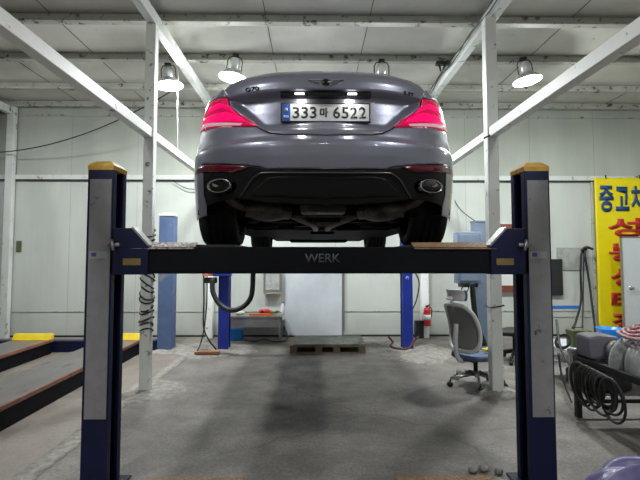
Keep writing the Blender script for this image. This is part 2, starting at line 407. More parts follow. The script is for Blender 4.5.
b.rows([rl, rr_]); struct(b.build('floor_strip', 'concrete_pale', solid=.003), 'rough pale concrete strip patched along the left columns')

# ================================================================ LAMPS
def high_bay(x, y, z, label, lit=True, tilt=(0, 0), group='high bay lamps', power=LAMP_W):
    t = thing('high_bay_lamp', label, 'lamp', (x, y, z), 0, group); t.rotation_euler = (tilt[0], tilt[1], 0)
    MB().lathe([(.0, .27), (.055, .27), (.065, .25), (.065, .13), (.05, .115), (.05, .10)], n=24).build('housing', 'reflector', t)
    MB().lathe([(.05, .115), (.085, .105), (.13, .075), (.17, .03), (.19, 0), (.195, -.004), (.185, .002), (.16, .03), (.12, .066), (.06, .09), (.04, .09)], n=32).build('reflector', 'reflector', t)
    MB().lathe([(0, .006), (.184, .006), (.184, .001), (.12, -.006), (.05, -.010), (0, -.012)], n=32).build('lens', 'glow', t)
    b = MB(); b.tube([(-.10, 0, .10), (-.10, 0, .24), (-.075, 0, .29), (0, 0, .31), (.075, 0, .29), (.10, 0, .24), (.10, 0, .10)], .007, 8)
    b.build('bracket', 'black', t)
    MB().box(-.04, .04, -.03, .03, .30, .335).build('hanger', 'black', t)
    ld = bpy.data.lights.new('bulb', 'AREA'); ld.shape = 'DISK'; ld.size = .32; ld.energy = power; ld.color = LAMP_COL
    lo = bpy.data.objects.new('bulb', ld); C.objects.link(lo); lo.parent = t; lo.location = (0, 0, -.02)
    sd = bpy.data.lights.new('bulb_spill', 'POINT'); sd.shadow_soft_size = .05; sd.energy = power * .62; sd.color = LAMP_COL
    so = bpy.data.objects.new('bulb_spill', sd); C.objects.link(so); so.parent = t; so.location = (0, 0, -.09)
    return t
labs = ['white glowing high bay lamp half hidden behind the left column', 'glowing high bay lamp hanging just left of the car trunk', 'high bay lamp hanging behind the car trunk, only its top showing', 'glowing tilted high bay lamp to the right of the car']
for (x, y, z), l, tl in zip(LAMPS, labs, ((-.04, -.1), (-.06, .12), (0, 0), (-.08, -.12))): high_bay(x, y, z, l, tilt=tl)
for i, (x, y, z) in enumerate(LAMPS_NEAR):
    high_bay(x, y, z, 'high bay lamp outside the picture, %s' % ['left of the camera', 'right of the camera', 'behind the camera', 'at the right end of the back row', 'at the left end of the back row', 'far behind the camera on the left', 'far behind the camera on the right'][i], group='high bay lamps outside the picture', power=LAMP_W * (.68, .68, .12, .35, .5, .35, .35)[i])
# pull cord beside the left lamp
o = MB().tube([(-1.84, 6.3, 4.1), (-1.84, 6.3, 3.3), (-1.83, 6.3, 2.75)], .008, 8).build('pull_cord', 'cord_white'); tag(o, 'pale pull cord hanging down beside the left lamp', 'cord')
o = MB().tube(arc((-5.6, 8.2, 3.22), (-2.25, 7.4, 4.05), .22, 24), .009, 6).build('cable', 'black'); tag(o, 'thin black cable sagging across the upper left wall', 'cable')
o = MB().tube(spline([(-2.5, YW - .08, 2.76), (-2.25, YW - .08, 2.62), (-1.98, YW - .08, 2.60)], 6) , .007, 6).build('cable', 'black'); tag(o, 'thin dark cable drooping under the wall rail behind the left column', 'cable')
o = MB().tube(spline([(2.42, YW - .07, 2.9), (2.6, YW - .06, 2.3), (2.85, 7.3, 1.75)], 8), .008, 6).build('cable', 'black'); tag(o, 'thin dark cable running down to the grey control box', 'cable')
b = MB().box(1.68, 1.86, 6.22, 6.30, 4.02, 4.06); b.tube([(1.72, 6.26, 4.03), (1.74, 6.25, 3.93)], .012, 8); b.tube([(1.80, 6.26, 4.03), (1.77, 6.25, 3.95)], .012, 8)
tag(b.build('lamp_bracket', 'black'), 'small empty black bracket under a purlin right of the car', 'bracket')

# ================================================================ THE CAR LIFT
LX = .044; YN = 2.95; YFAR = 7.2
lift = thing('car_lift', 'dark navy four post car lift with the grey car raised on it', 'car lift', (LX, YN, 0))
def post(parent, lx, ly, side, m, h=1.94, front=True, panel=True, wd=.155, dp=.20, cap='yellow_cap', plate=True):
    """C profile open toward the middle; side=-1 left post"""
    s = side; xo = lx; xi = lx - s * wd
    y0, y1 = ly - dp / 2, ly + dp / 2
    pts = [(xo, y0), (xi, y0), (xi, y0 + .05), (xi + s * .02, y0 + .05), (xi + s * .02, y0 + .03), (xo - s * .03, y0 + .03), (xo - s * .03, y1 - .03), (xi + s * .02, y1 - .03), (xi + s * .02, y1 - .05), (xi, y1 - .05), (xi, y1), (xo, y1)]
    p = MB().prism(pts, 0.012, h, 'XY').build('post', m, parent, bevel=.003)
    MB().prism([(a - .003 if a < (xo + xi) / 2 else a + .003, b_) for a, b_ in ((min(xo, xi) - .05, y0 - .05), (max(xo, xi) + .05, y0 - .05), (max(xo, xi) + .05, y1 + .05), (min(xo, xi) - .05, y1 + .05))], 0, .012, 'XY').build('base_plate', m, p)
    a0, a1 = min(xo, xi), max(xo, xi)
    c = MB()
    c.rows([[(a0 - d, y0 - d, z), (a1 + d, y0 - d, z), (a1 + d, y1 + d, z), (a0 - d, y1 + d, z)] for d, z in ((.001, h), (.003, h + .028), (-.03, h + .058))], sm=False, close=True)
    c.box(a0 + .03, a1 - .03, y0 + .03, y1 - .03, h, h + .0575)
    c.build('cap', cap, p, bevel=.003)
    if panel:
        MB().box(a0 + .016, a1 - .010, y0 - .003, y0 + .001, .445, 1.872).build('grey_panel', 'post_grey', p)
        zz = 1.415
        st = MB().box(a0 + .022, a1 - .03, y0 - .0045, y0 - .0032, zz - .024, zz + .02).build('sticker', 'sticker', p); st['label'] = 'small worn grey sticker'
        MB().box(a0 + .035, a0 + .065, y0 - .0055, y0 - .0047, zz - .012, zz + .012).build('sticker_mark', 'sticker_blue', st)
    return p
for side in (-1, 1):
    post(lift, side * 1.410, 0, side, 'navy', h=1.93)
    post(lift, side * 1.46, YFAR - YN, side, 'royal', panel=False)
# crossbeam near
bz0, bz1 = 1.300, 1.462
beam = MB().box(-1.29, 1.29, -.10, .06, bz0, bz1).build('crossbeam', 'beam_black', lift, bevel=.004)
text('lettering', 'WERK', 'letter_grey', beam, (-.035 + X(321, 2.85), -.1015, Z(258, 2.85)), width=.215, height=.052, bold=.01)
fb = MB().box(-1.29, 1.29, YFAR - YN - .07, YFAR - YN + .07, bz0, bz1).build('crossbeam', 'royal', lift, bevel=.004)
for s in (-1, 1):
    g = [(s * 1.245, bz0 - .005), (s * 1.245, 1.575), (s * 1.135, 1.575), (s * 1.035, 1.466), (s * 1.035, bz0 - .005)]
    gu = MB().prism(g, -.112, -.02, 'XZ').build('end_bracket', 'navy', lift, bevel=.003)
    e0, e1 = Vector((s * 1.206, 0, 1.577)), Vector((s * 1.081, 0, 1.468))
    MB().prism([(s * 1.137, 1.576), (s * 1.130, 1.584), (s * 1.026, 1.473), (s * 1.033, 1.464)], -.114, -.018, 'XZ').build('bracket_edge', 'steel', gu)
    px = s * 1.125
    MB().box(px - .057, px + .048, -.1145, -.112, 1.352, 1.392).build('rating_label', 'leaf_ochre', gu)
    lv = MB().tube([(s * 1.245, -.125, 1.50), (s * 1.235, -.15, 1.485), (s * 1.225, -.15, 1.44)], .010, 8).tube([(s * 1.265, -.12, 1.47), (s * 1.20, -.12, 1.475)], .013, 8).build('latch', 'steel', lift)
    lv['label'] = 'bare metal safety latch'
    # runway
    cx = s * .80 + .02
    r = MB().box(cx - .25, cx + .25, .061, YFAR - YN - .072, 1.34, 1.478).box(cx - .25, cx + .25, -.01, .0608, 1.464, 1.478).build('runway', 'dark', lift)
    fl = MB(); x0, x1 = (cx - .36, cx + .02) if s < 0 else (cx - .25, cx + .25)
    fl.prism([(-.012, 1.485), (-.11, 1.447), (-.113, 1.452), (-.014, 1.492)], x0, x1, 'YZ')
    q = fl.build('roll_stop_flap', 'speckle' if s < 0 else 'rusty', r)
    q['label'] = 'speckled worn flap at the end of the runway'
# drive-on ramp plates lying under the runways
for s, x0, x1 in ((-1, -1.02, -.42), (1, .52, 1.13)):
    t = thing('ramp_plate', 'rusty steel plate on the floor under the %s rear wheel' % ('left' if s < 0 else 'right'), 'ramp plate', ((x0 + x1) / 2, 2.665, 0))
    hw = (x1 - x0) / 2
    MB().box(-hw, hw, -.35, .36, 0, .028).build('plate', 'rusty', t, bevel=.003)
    bb = MB()
    for i in range(9):
        for j in range(9):
            c_ = Vector((-hw + .05 + i * (2 * hw - .1) / 8, -.30 + j * .075, .0285)); a = .7 if (i + j) % 2 else -.7
            bb.box(-.016, .016, -.004, .004, 0, .003, Matrix.Translation(c_) @ Matrix.Rotation(a, 4, 'Z'))
    bb.build('tread_pattern', 'rusty', t)

# ---- bracket, box and hose on the far left post
MB().box(-1.60, -1.255, YFAR - YN - .22, YFAR - YN - .11, 1.12, 1.165).box(-1.48, -1.25, YFAR - YN - .16, YFAR - YN - .1, 1.165, 1.23).build('hose_bracket', 'royal', lift)
t = thing('cable_box', 'small black box with a wooden strip hanging on the far left lift post', 'box', (-1.50, 6.95, 1.04))
MB().box(-.085, .085, -.05, .05, -.02, .06).build('housing', 'black', t, bevel=.005); MB().box(-.11, .03, -.06, .02, .085, .11).build('strip', 'orange', t)
o = MB().tube(spline([at(213, 279, 6.85), at(214, 292, 6.8), at(221, 304, 6.75), at(232, 309.5, 6.7), at(244, 306, 6.7), at(252, 295, 6.7), at(253.5, 272, 6.7), at(253.5, 262, 6.7)], 8), .036, 12).build('hose', 'dark'); tag(o, 'thick dark rubber hose looping down in front of the far left post', 'hose')
b = MB(); b.tube(spline([at(204.5, 272, 7.0), at(205, 300, 7.0), at(205, 325, 7.0), at(210, 338, 6.9), at(218, 348, 6.9)], 8), .012, 6); b.tube(spline([at(208, 276, 7.1), at(207.5, 310, 7.1), at(203, 340, 7.05), at(196, 351.5, 6.95), at(185, 351, 6.95)], 8), .010, 6)
tag(b.build('cable', 'black'), 'thin black cables hanging down left of the far left post', 'cable')
o = MB().box(-.17, .17, -.05, .05, 0, .035).build('wood_offcut', 'offcut', loc=(-1.5, 6.78, .03), rot=(0, 0, .1)); tag(o, 'orange wooden offcut at the foot of the far left post', 'wood')
text('number', 'n', 'white', lift, (1.46 - .082 - .0, YFAR - YN - .101, Z(278, 7.1)), height=.05, bold=.01)

# ---- red and black hoses at the foot of the far right post
b = MB()
b.tube(spline([at(388, 336, 7.0), at(392, 341, 6.95), at(390, 345, 6.9), at(397, 347.5, 6.85), at(408, 347, 6.85), at(413, 340, 6.9), at(418, 336, 6.9)], 8), .016, 8)
tag(b.build('air_hose', 'red_brown'), 'dark red air hose curled round the foot of the far right post', 'hose')
o = MB().tube(spline([at(415, 272, 7.3), at(419, 283, 7.4), at(416, 300, 7.4), at(410, 315, 7.35), at(409.5, 335, 7.3)], 8), .011, 6).build('cable', 'black'); tag(o, 'thin black cable looping right of the far right post', 'cable')

# ================================================================ NEIGHBOURING LIFT, LEFT
nl = thing('car_lift', 'lowered car lift in the left bay with rust edged runways', 'car lift', (-3.6, 5, 0))
b = MB().box(1.28, 1.50, 2.1, 2.31, .012, 2.02).build('post', 'pale_blue', nl, bevel=.006)
b['label'] = 'pale scuffed blue lift post'
MB().box(1.21, 1.57, 2.03, 2.38, .0, .012).build('base_plate', 'pale_blue', b)
cc = MB().rows([[(1.39 + sx * (.115 - d), 2.205 + sy * (.11 - d), z) for sx, sy in ((-1, -1), (1, -1), (1, 1), (-1, 1))] for d, z in ((0, 2.02), (0, 2.045), (.04, 2.07))], sm=False, close=True); cc.box(1.32, 1.46, 2.14, 2.27, 2.02, 2.0695); cc.build('cap', 'cream', b)
MB().box(-1.4, 1.275, 2.05, 2.2, .012, .165).build('crossbeam', 'navy', nl, bevel=.006)
for x0, x1 in ((.55, 1.10), (-.74, -.19)):
    r = MB().box(x0, x1, -3.6, 1.98, .165, .20).box(x0 + .03, x1 - .08, -3.6, 1.97, .10, .164).build('runway', ['runway'], nl)
    e = MB().box(x1 - .003, x1 + .018, -3.6, 1.98, .178, .210).build('runway_edge', 'rust_edge', r); e['label'] = 'rusty red rim'
    MB().box(x1 - .055, x1 - .01, -3.6, 1.97, .0, .166).build('runway_side', 'beam_black', r)
    ws = MB().prism([(1.90, .201), (2.02, .201), (2.02, .285), (1.96, .285)], x0 + .0, x1 - .0, 'YZ').build('wheel_stop', 'yellow', r, bevel=.008)
    ws['label'] = 'yellow wheel stop'

# right neighbour post
t = thing('lift_post', 'pale blue grey lift post behind the office chair', 'post', (2.56, 7.2, 0))
MB().box(-.10, .10, -.1, .1, .012, 1.93).build('column_tube', 'cabinet_blue', t, bevel=.006); MB().box(-.17, .17, -.17, .17, 0, .012).build('base_plate', 'cabinet_blue', t)
MB().box(-.105, .105, -.105, .105, 1.93, 1.955).build('cap', 'cabinet_blue', t)

# ================================================================ THE CAR
CX, CY, CZ = .075, 2.62, 1.48
car = thing('car', 'grey sedan with glowing red tail lights raised on the lift', 'car', (CX, CY, CZ))
def tab(T):
    def f(v):
        if v <= T[0][0]: return T[0][1]
        for (a, p), (b_, q) in zip(T, T[1:]):
            if v <= b_:
                t = (v - a) / (b_ - a); t = t * t * (3 - 2 * t) if False else t
                return p + (q - p) * t
        return T[-1][1]
    return f
W = tab([(.1, .89), (.2, .905), (.45, .915), (.58, .912), (.64, .90), (.72, .89), (.80, .882), (.88, .865), (.95, .84), (1.05, .80)])
YR = tab([(.12, .20), (.2, .13), (.28, .09), (.36, .055), (.40, .032), (.43, .022), (.50, .006), (.555, .0), (.580, .003), (.592, .010), (.602, .028), (.615, .040), (.640, .048), (.70, .075), (.80, .095), (.86, .10), (.90, .088), (.95, .085), (.985, .095), (1.0, .105), (1.02, .13), (1.04, .17)])
YB = .84; NEXP = 2.35; LEN = 4.685; FB = 3.85
_tt = []; acc = 0
for i in range(3001):
    a = PI / 2 * i / 3000; t_ = math.sin(a) ** (2 / NEXP) if i else 0; c_ = math.cos(a) ** (2 / NEXP) if i < 3000 else 0
    if _tt: acc += math.hypot((t_ - _tt[-1][1]) * .88, (c_ - _tt[-1][2]) * .78)
    _tt.append((acc, t_, c_))
L1 = acc; LS = FB - YB
import bisect
_ks = [a[0] for a in _tt]
def plan(s):
    """unit plan curve: (t, c) by length"""
    i = min(max(bisect.bisect_left(_ks, s), 1), len(_ks) - 1); a, b_ = _tt[i - 1], _tt[i]
    f = (s - a[0]) / max(b_[0] - a[0], 1e-9); f = min(max(f, 0), 1)
    return a[1] + (b_[1] - a[1]) * f, a[2] + (b_[2] - a[2]) * f
def ss(a, b_, v):
    t = min(max((v - a) / (b_ - a), 0), 1); return t * t * (3 - 2 * t)
def P(s, z, off=0, rec=False):
    sg = -1 if s < 0 else 1; s = abs(s); ww = W(z) + off
    if s <= L1:
        t, c = plan(s); x = ww * t; yr = YR(z) - off
        y = YB - (YB - yr) * c
        if rec:
            xm = .42 + (z - .68) * .95
            zz = ss(.905, .885, z) if z > .86 else ss(.655, .715, z)
            y += .07 * zz * (1 - ss(xm - .09, xm + .02, x)) + .035 * (1 - ss(0, .024, ztop_at(s) - z)) ** 1.3
    elif s <= L1 + LS: x = ww; y = YB + (s - L1)
    else:
        t, c = plan(max(L1 + LS + L1 - s, 0)); x = ww * t; fy = LEN - .02 - .25 * max(z - .55, 0) + off - .08 * max(.4 - z, 0)
        y = FB + (fy - FB) * c
    return Vector((sg * x, y, z))
top = []
def ztop_at(s):
    if not top: return 9
    z = top[0][1] if s < 1e-6 else top[-1][1]
    for (sa, za), (sb, zb) in zip(top, top[1:]):
        if sa <= s <= sb: return za + (zb - za) * (s - sa) / (sb - sa)
    return z
def inv(dx, py, off=0):
    """point of the left half seen dx pixels from the car's middle and at row py -> (s, z)"""
    best = None
    for i in range(700):
        s = L1 * i / 699; z = .5
        for _ in range(5):
            p = P(s, z); D = CY + p.y; z = (257 - py) / F * D + CAMZ - CZ
        e = p.x / D * F - dx
        if e >= 0: return (s, z)
        if best is None or e > best[0]: best = (e, s, z)
    return best[1:]
def s_y(y, z=.5):
    if y >= YB: return L1 + y - YB
    c = (YB - y) / (YB - YR(z))
    for a in _tt[::-1]:
        if a[2] >= c: return a[0]
    return 0
def inside(p, poly):
    r = False; x, y = p; n = len(poly)
    for i in range(n):
        (x1, y1), (x2, y2) = poly[i], poly[i - 1]
        if (y1 > y) != (y2 > y) and x < (x2 - x1) * (y - y1) / (y2 - y1) + x1: r = not r
    return r
def dense(poly, d):
    out = []
    for i in range(len(poly)):
        a, b_ = poly[i], poly[(i + 1) % len(poly)]; L_ = math.hypot(b_[0] - a[0], b_[1] - a[1]); n = max(1, int(L_ / d))
        out += [(a[0] + (b_[0] - a[0]) * k / n, a[1] + (b_[1] - a[1]) * k / n) for k in range(n)]
    return out
def panel(name, poly, m, parent=car, d=.014, off=0, rec=False, solid=.004, holes=(), fn=None, zrows=()):
    poly = dense(poly, d); V = list(poly); E_ = [(i, (i + 1) % len(poly)) for i in range(len(poly))]
    hp = []
    for h in holes:
        h = dense(h, d); k0 = len(V); V += h; E_ += [(k0 + i, k0 + (i + 1) % len(h)) for i in range(len(h))]; hp.append(h)
    bound = [poly] + hp
    cell = {}
    for q in V: cell.setdefault((int(q[0] // d), int(q[1] // d)), []).append(q)
    x0, x1 = min(p[0] for p in poly), max(p[0] for p in poly); y0, y1 = min(p[1] for p in poly), max(p[1] for p in poly)
    zs = [y0 + d * (j + .5) * .866 for j in range(int((y1 - y0) / d / .866) + 1)]
    zs = sorted([z for z in zs if all(abs(z - q) > d * .3 for q in zrows)] + list(zrows))
    for j, y in enumerate(zs):
        for i in range(int((x1 - x0) / d) + 2):
            p = (x0 + (i + .5 * (j % 2)) * d, y)
            if not inside(p, poly) or any(inside(p, h) for h in hp): continue
            ci, cj = int(p[0] // d), int(p[1] // d)
            if any(math.hypot(q[0] - p[0], q[1] - p[1]) < d * .45 for a in (-1, 0, 1) for b_ in (-1, 0, 1) for q in cell.get((ci + a, cj + b_), ())): continue
            V.append(p)
    vo, eo, fo, *_ = delaunay_2d_cdt([Vector(v) for v in V], E_, [], 0, 1e-6)
    bm = bmesh.new(); fn = fn or (lambda s, z: P(s, z, off, rec))
    bv = [bm.verts.new(fn(v.x, v.y)) for v in vo]
    for f in fo:
        c = (sum(vo[i].x for i in f) / 3, sum(vo[i].y for i in f) / 3)
        if not inside(c, poly) or any(inside(c, h) for h in hp): continue
        ff = bm.faces.new([bv[i] for i in f]); ff.smooth = True
    for v in [v for v in bm.verts if not v.link_faces]: bm.verts.remove(v)
    bm.normal_update()
    # CCW in (s,z): outward for the right half, and for the mirrored half too
    cnt = sum(1 if (f.normal.dot(f.calc_center_median() - Vector((0, 2.3, .55))) > 0) else -1 for f in bm.faces)
    if cnt < 0:
        for f in bm.faces: f.normal_flip()
    me = bpy.data.meshes.new(name); bm.to_mesh(me); bm.free(); me.materials.append(M[m])
    o = bpy.data.objects.new(name, me); C.objects.link(o); o.parent = parent
    if solid: md = o.modifiers.new('solid', 'SOLIDIFY'); md.thickness = solid; md.offset = -1
    return o
def mir(half): return half + [(-s, z) for s, z in half[::-1] if abs(s) > 1e-6]
def both(half): return [half, [(-s, z) for s, z in half]]
I = inv
top = [I(0, 65.2), I(25, 65.4), I(45, 66.4), I(60, 68), I(73, 70.6), I(85, 74.5), I(95, 80), I(103, 87)]
lid = [(0, I(0, 65.2)[1])] + top[1:] + [I(98, 96), I(96.2, 104.5), I(86, 111.8), I(76.5, 117), I(69.5, 123), I(64, 127.6), I(57, 131), I(45, 132.8), (0, I(0, 133.3)[1])]
trunk = panel('trunk_lid', mir(lid), 'paint', rec=True, d=.013, zrows=(.885, .889, .893, .897, .901, .905, .66, .672, .685, .7, .715))
# tail lamps
lb = I(118, 125.3)[1]; lt = I(117, 101.5)[1]
lamp = [I(99.2, 96), I(97.4, 104.8), I(87, 112.2), I(77.8, 117.6), I(69, 124.4), I(86, 124.6), I(105, 125), (s_y(.5, lb), lb), (s_y(.68, lb), lb + .01), (s_y(.64, lb), lb + .07), (s_y(.5, lt), lt - .02), I(117, 101.5), I(108, 96.6)]
clear = [I(84, 121.8), I(100, 121.2), (s_y(.42, lb), lb + .032), (s_y(.55, lb), lb + .034), (s_y(.60, lb), lb + .006), (s_y(.42, lb), lb + .003), I(86, 124)]
strip1 = [I(96, 104.5), I(107, 101), I(116, 106), (s_y(.42, .84), I(117, 108)[1]), (s_y(.42, .84), I(117, 112)[1]), I(112, 109), I(104, 106), I(97, 108.5), I(90, 112.5)]
strip2 = [I(92, 112), I(100, 110), I(110, 112), (s_y(.5, .8), I(117, 114)[1]), (s_y(.5, .8), I(118, 120)[1]), I(100, 119.5), I(80, 120.5), I(84, 116)]
for poly, pc, p1, p2 in zip(both(lamp), both(clear), both(strip1), both(strip2)):
    l = panel('tail_light', poly, 'lamp_red', d=.016)
    panel('clear_lens', pc, 'lamp_clear', l, off=.002, d=.016, solid=.001)
    panel('light_strip', p1, 'lamp_bright', l, off=.002, d=.016, solid=.001); panel('light_strip', p2, 'lamp_bright', l, off=.002, d=.016, solid=.001)
# bumper
AY, AZ, AR = 1.035, .35, .375
def circ(a0, a1, n): return [(AY + AR * math.cos(a), AZ + AR * math.sin(a)) for a in [a0 + (a1 - a0) * k / n for k in range(n + 1)]]
yS = .70
zS = AZ + math.sqrt(AR ** 2 - (AY - yS) ** 2)
bump = [(0, I(0, 134.2)[1]), I(45, 133.8), I(57.5, 132.1), I(65, 128.6), I(70.5, 125.4), I(86, 125.5), I(105, 125.9), (s_y(.5, lb), lb - .006), (s_y(yS, lb), lb - .004), (s_y(yS, zS), zS)]
a0 = math.atan2(zS - AZ, yS - AY)
bump += [(s_y(y, z), z) for y, z in circ(a0, PI, 6)[1:]] + [(s_y(.665, .2), .17), I(124, 217.5), I(118, 215.5), I(118.6, 206), I(121.5, 195), I(122.5, 175), I(124, 163.6), I(80, 164.3), I(66, 165.8), I(60, 168), (0, I(0, 168.6)[1])]
panel('rear_bumper', mir(bump), 'paint', d=.013, zrows=(.592, .597, .602, .608, .615))
# black lower insert with exhaust cut-outs
def ell(cx, cy, rx, ry, n=28): return [I(cx + rx * math.cos(2 * PI * k / n), cy + ry * math.sin(2 * PI * k / n)) for k in range(n)]
h1 = ell(104.5, 186, 15, 8)
ins = [(0, I(0, 168.9)[1]), I(60, 168.3), I(66, 166.1), I(80, 164.6), I(123.6, 163.9), I(122, 175), I(121, 195), I(118, 206), I(112, 203), I(98, 199.5), I(86, 198.5), I(60, 203), (0, I(0, 206)[1])]
insert = panel('lower_bumper_insert', mir(ins), 'satin_black', off=-.004, holes=[h1, [(-s, z) for s, z in h1]])
def tri(name, pts, m, par, off, r):
    for sgn in (1, -1):
        path = []
        for s, z in dense(pts, .02)[:-int(1)] if False else pts:
            p = P(s, z, off); path.append((sgn * p.x, p.y, p.z))
        MB().tube(spline(path, 4), r, 8).build(name, m, par)
full = [I(d, y) for d, y in ((86, 198), (80, 188), (75, 180), (69, 174.5), (62, 172.2), (40, 172), (20, 172))]
path = [P(s, z, .002) for s, z in full]; path = path + [Vector((0, P(0, full[-1][1]).y - .002, full[-1][1]))] + [Vector((-p.x, p.y, p.z)) for p in path[::-1]]
MB().tube(spline(path, 4), .0045, 8).build('diffuser_trim', 'dark_metal', insert)
# recessed dark grille pocket
poc = [(0, I(0, 176)[1]), I(50, 176), I(60, 178), I(72, 190), I(74, 196), (0, I(0, 199)[1])]
panel('diffuser_pocket', mir(poc), 'satin_black', insert, off=-.001, solid=.002)
for sgn in (1, -1):
    s, z = I(104.5, 186); p = P(s, z, .0); px_, py_ = p.x * sgn, p.y
    yaw = sgn * .42
    e = MB(); e.lathe([(1, .12), (1.0, -.02), (.99, -.03), (.91, -.03), (.90, -.02)], n=36, axis='Y', sx=.086, sy=.042)
    tip = e.build('exhaust_tip', 'chrome', car, loc=(px_, py_, z), rot=(0, 0, yaw)); tip['label'] = 'oval chrome exhaust tip'
    MB().lathe([(.90, -.02), (.87, .12), (0, .12)], n=36, axis='Y', sx=.086, sy=.042).build('baffle', 'under', tip)
rf = [I(77, 165.6), I(88, 164.8), I(123, 164.6), (s_y(.5, .4), I(123, 164.6)[1]), (s_y(.5, .4), I(123, 171)[1]), I(122, 171.8), I(92, 171.8), I(82, 169)]
for poly in both(rf): q = panel('reflector', poly, 'refl_red', off=.003, d=.02); q['label'] = 'dark red reflector strip'
# quarter, sides, front: one shell per side
ztop = [(.50, I(117, 101.5)[1] + .022), (.62, .955), (.8, .975), (1.2, .985), (2.6, .955), (3.2, .92), (3.6, .88), (4.0, .82)]
sTot = 2 * L1 + LS
def sy2(y): return s_y(y, .9)
for sg in (1, -1):
    A = I(103, 87); A2 = I(99.5, 95)
    up = [A, (s_y(ztop[0][0], .9), ztop[0][1])] + [(sy2(y), z) for y, z in ztop[1:-1]] + [(L1 + LS + .2, .80), (sTot - .6, .70), (sTot, .66)]
    dn = [(sTot, .20), (L1 + LS + .35, .20)]
    fa = [(s, z) for s, z in [(L1 + (3.865 - YB) + AR * math.cos(a), AZ + AR * math.sin(a)) for a in [-.35 + (PI + .7) * k / 16 for k in range(17)]]]
    mid = [(L1 + (3.865 - YB) - AR * math.cos(.35) - .02, .19), (L1 + (AY - YB) + AR * math.cos(.35) + .02, .19)]
    ra = [(L1 + (AY - YB) + AR * math.cos(a) if AY + AR * math.cos(a) > YB else s_y(AY + AR * math.cos(a), .5), AZ + AR * math.sin(a)) for a in [-.35 + (a0 + .35) * k / 14 for k in range(15)]]
    bk = [(s_y(yS, lb) + .004, lb - .004), (s_y(yS, lb), lb + .012), (s_y(.65, lb), lb + .075), (s_y(.5, lt), lt - .015), I(117, 100.8), I(108, 95.8), A2]
    poly = up + dn + fa + mid + ra + bk
    panel('body_side', [(s * sg, z) for s, z in poly], 'paint', d=.045)
# deck, roof, hood
def upper():
    rows = []
    ed = [(0, 0)]; pts = []
    for i in range(25):
        f = i / 24; s = up[0][0] * f
        # height along the top edge
        tt = top; z = tt[0][1]
        for (sa, za), (sb, zb) in zip(tt, tt[1:]):
            if sa <= s <= sb + 1e-6: z = za + (zb - za) * (s - sa) / (sb - sa)
        pts.append(P(s, z, 0, True))
    for q in ztop[:3]: pts.append(P(s_y(q[0], .9), q[1]))
    pts = [Vector((-p.x, p.y, p.z)) for p in pts[:0:-1]] + pts
    N_ = 7
    for j in range(N_):
        f = j / (N_ - 1); r = []
        for p in pts:
            tgt = Vector((p.x * .97, max(1.02, p.y + .02), 1.0 + .02 * (1 - abs(p.x) / .9)))
            q = p.lerp(tgt, f); q.z += .012 * math.sin(f * PI); r.append(q)
        rows.append(r)
    return rows
MB().rows(upper()).build('rear_deck', 'paint', car, solid=.004)
st = [(1.00, .985, .70, .985, .70), (1.25, 1.16, .62, 1.0, .77), (1.6, 1.33, .56, .99, .80), (2.1, 1.395, .55, .98, .81), (2.6, 1.385, .55, .965, .80), (3.0, 1.28, .56, .94, .79), (3.35, 1.08, .60, .92, .76), (3.55, .95, .64, .91, .70)]
rows = []
for y, zr, wr, zb, wb in st:
    r = []
    for k in range(-12, 13):
        u = k / 12; a = abs(u)
        if a < .6: x = wr * a / .6; z = zr - .03 * (a / .6) ** 2
        else: f = (a - .6) / .4; x = wr + (wb - wr) * f; z = zr - .03 + (zb - .03 - zr + .03) * f
        r.append((math.copysign(x, u), y, z))
    rows.append(r)
MB().rows(rows).build('greenhouse', 'glass_dark', car, solid=.004)
rows2 = [[(x, y, z + .006) for x, y, z in r[5:20]] for r in rows[2:6]]
MB().rows(rows2).build('roof_panel', 'paint', car, solid=.004)
rows = []
for y in (3.45, 3.6, 3.8, 4.0, 4.2, 4.4, 4.55, 4.62):
    s = L1 + (y - YB) if y <= FB else None
    zt = tab([(3.2, .92), (3.6, .88), (4.05, .80), (4.3, .745), (4.6, .67)])(y)
    wx = .87 if y < 3.9 else .87 * (max(0, 1 - ((y - 3.85) / .80) ** 2.3)) ** (1 / 2.3)
    rows.append([(wx * k / 8, y, zt + .06 * (1 - (k / 8) ** 2) * min(1, (4.8 - y) / .6)) for k in range(-8, 9)])
MB().rows(rows).build('hood', 'paint', car, solid=.004)
for s in (-1, 1):
    mr = MB().ball((s * .97, 3.0, 1.02), .1, (1.1, .9, .7)).tube([(s * .80, 3.02, .96), (s * .92, 3.02, 1.0)], .02, 8).build('side_mirror', 'paint', car)
# underside
def slab(pts, z0, z1): return MB().prism(pts, z0, z1, 'XY')
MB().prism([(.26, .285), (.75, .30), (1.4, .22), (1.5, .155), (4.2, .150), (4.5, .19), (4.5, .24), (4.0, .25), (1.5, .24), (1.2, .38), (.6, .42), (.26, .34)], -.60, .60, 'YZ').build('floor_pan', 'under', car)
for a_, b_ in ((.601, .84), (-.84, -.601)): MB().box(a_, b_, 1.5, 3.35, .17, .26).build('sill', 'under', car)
for s in (1, -1): MB().prism([(s * .60, .2), (s * .84, .2), (s * .84, .4), (s * .60, .5)], .50, .66, 'XZ').build('splash_guard', 'under', car)
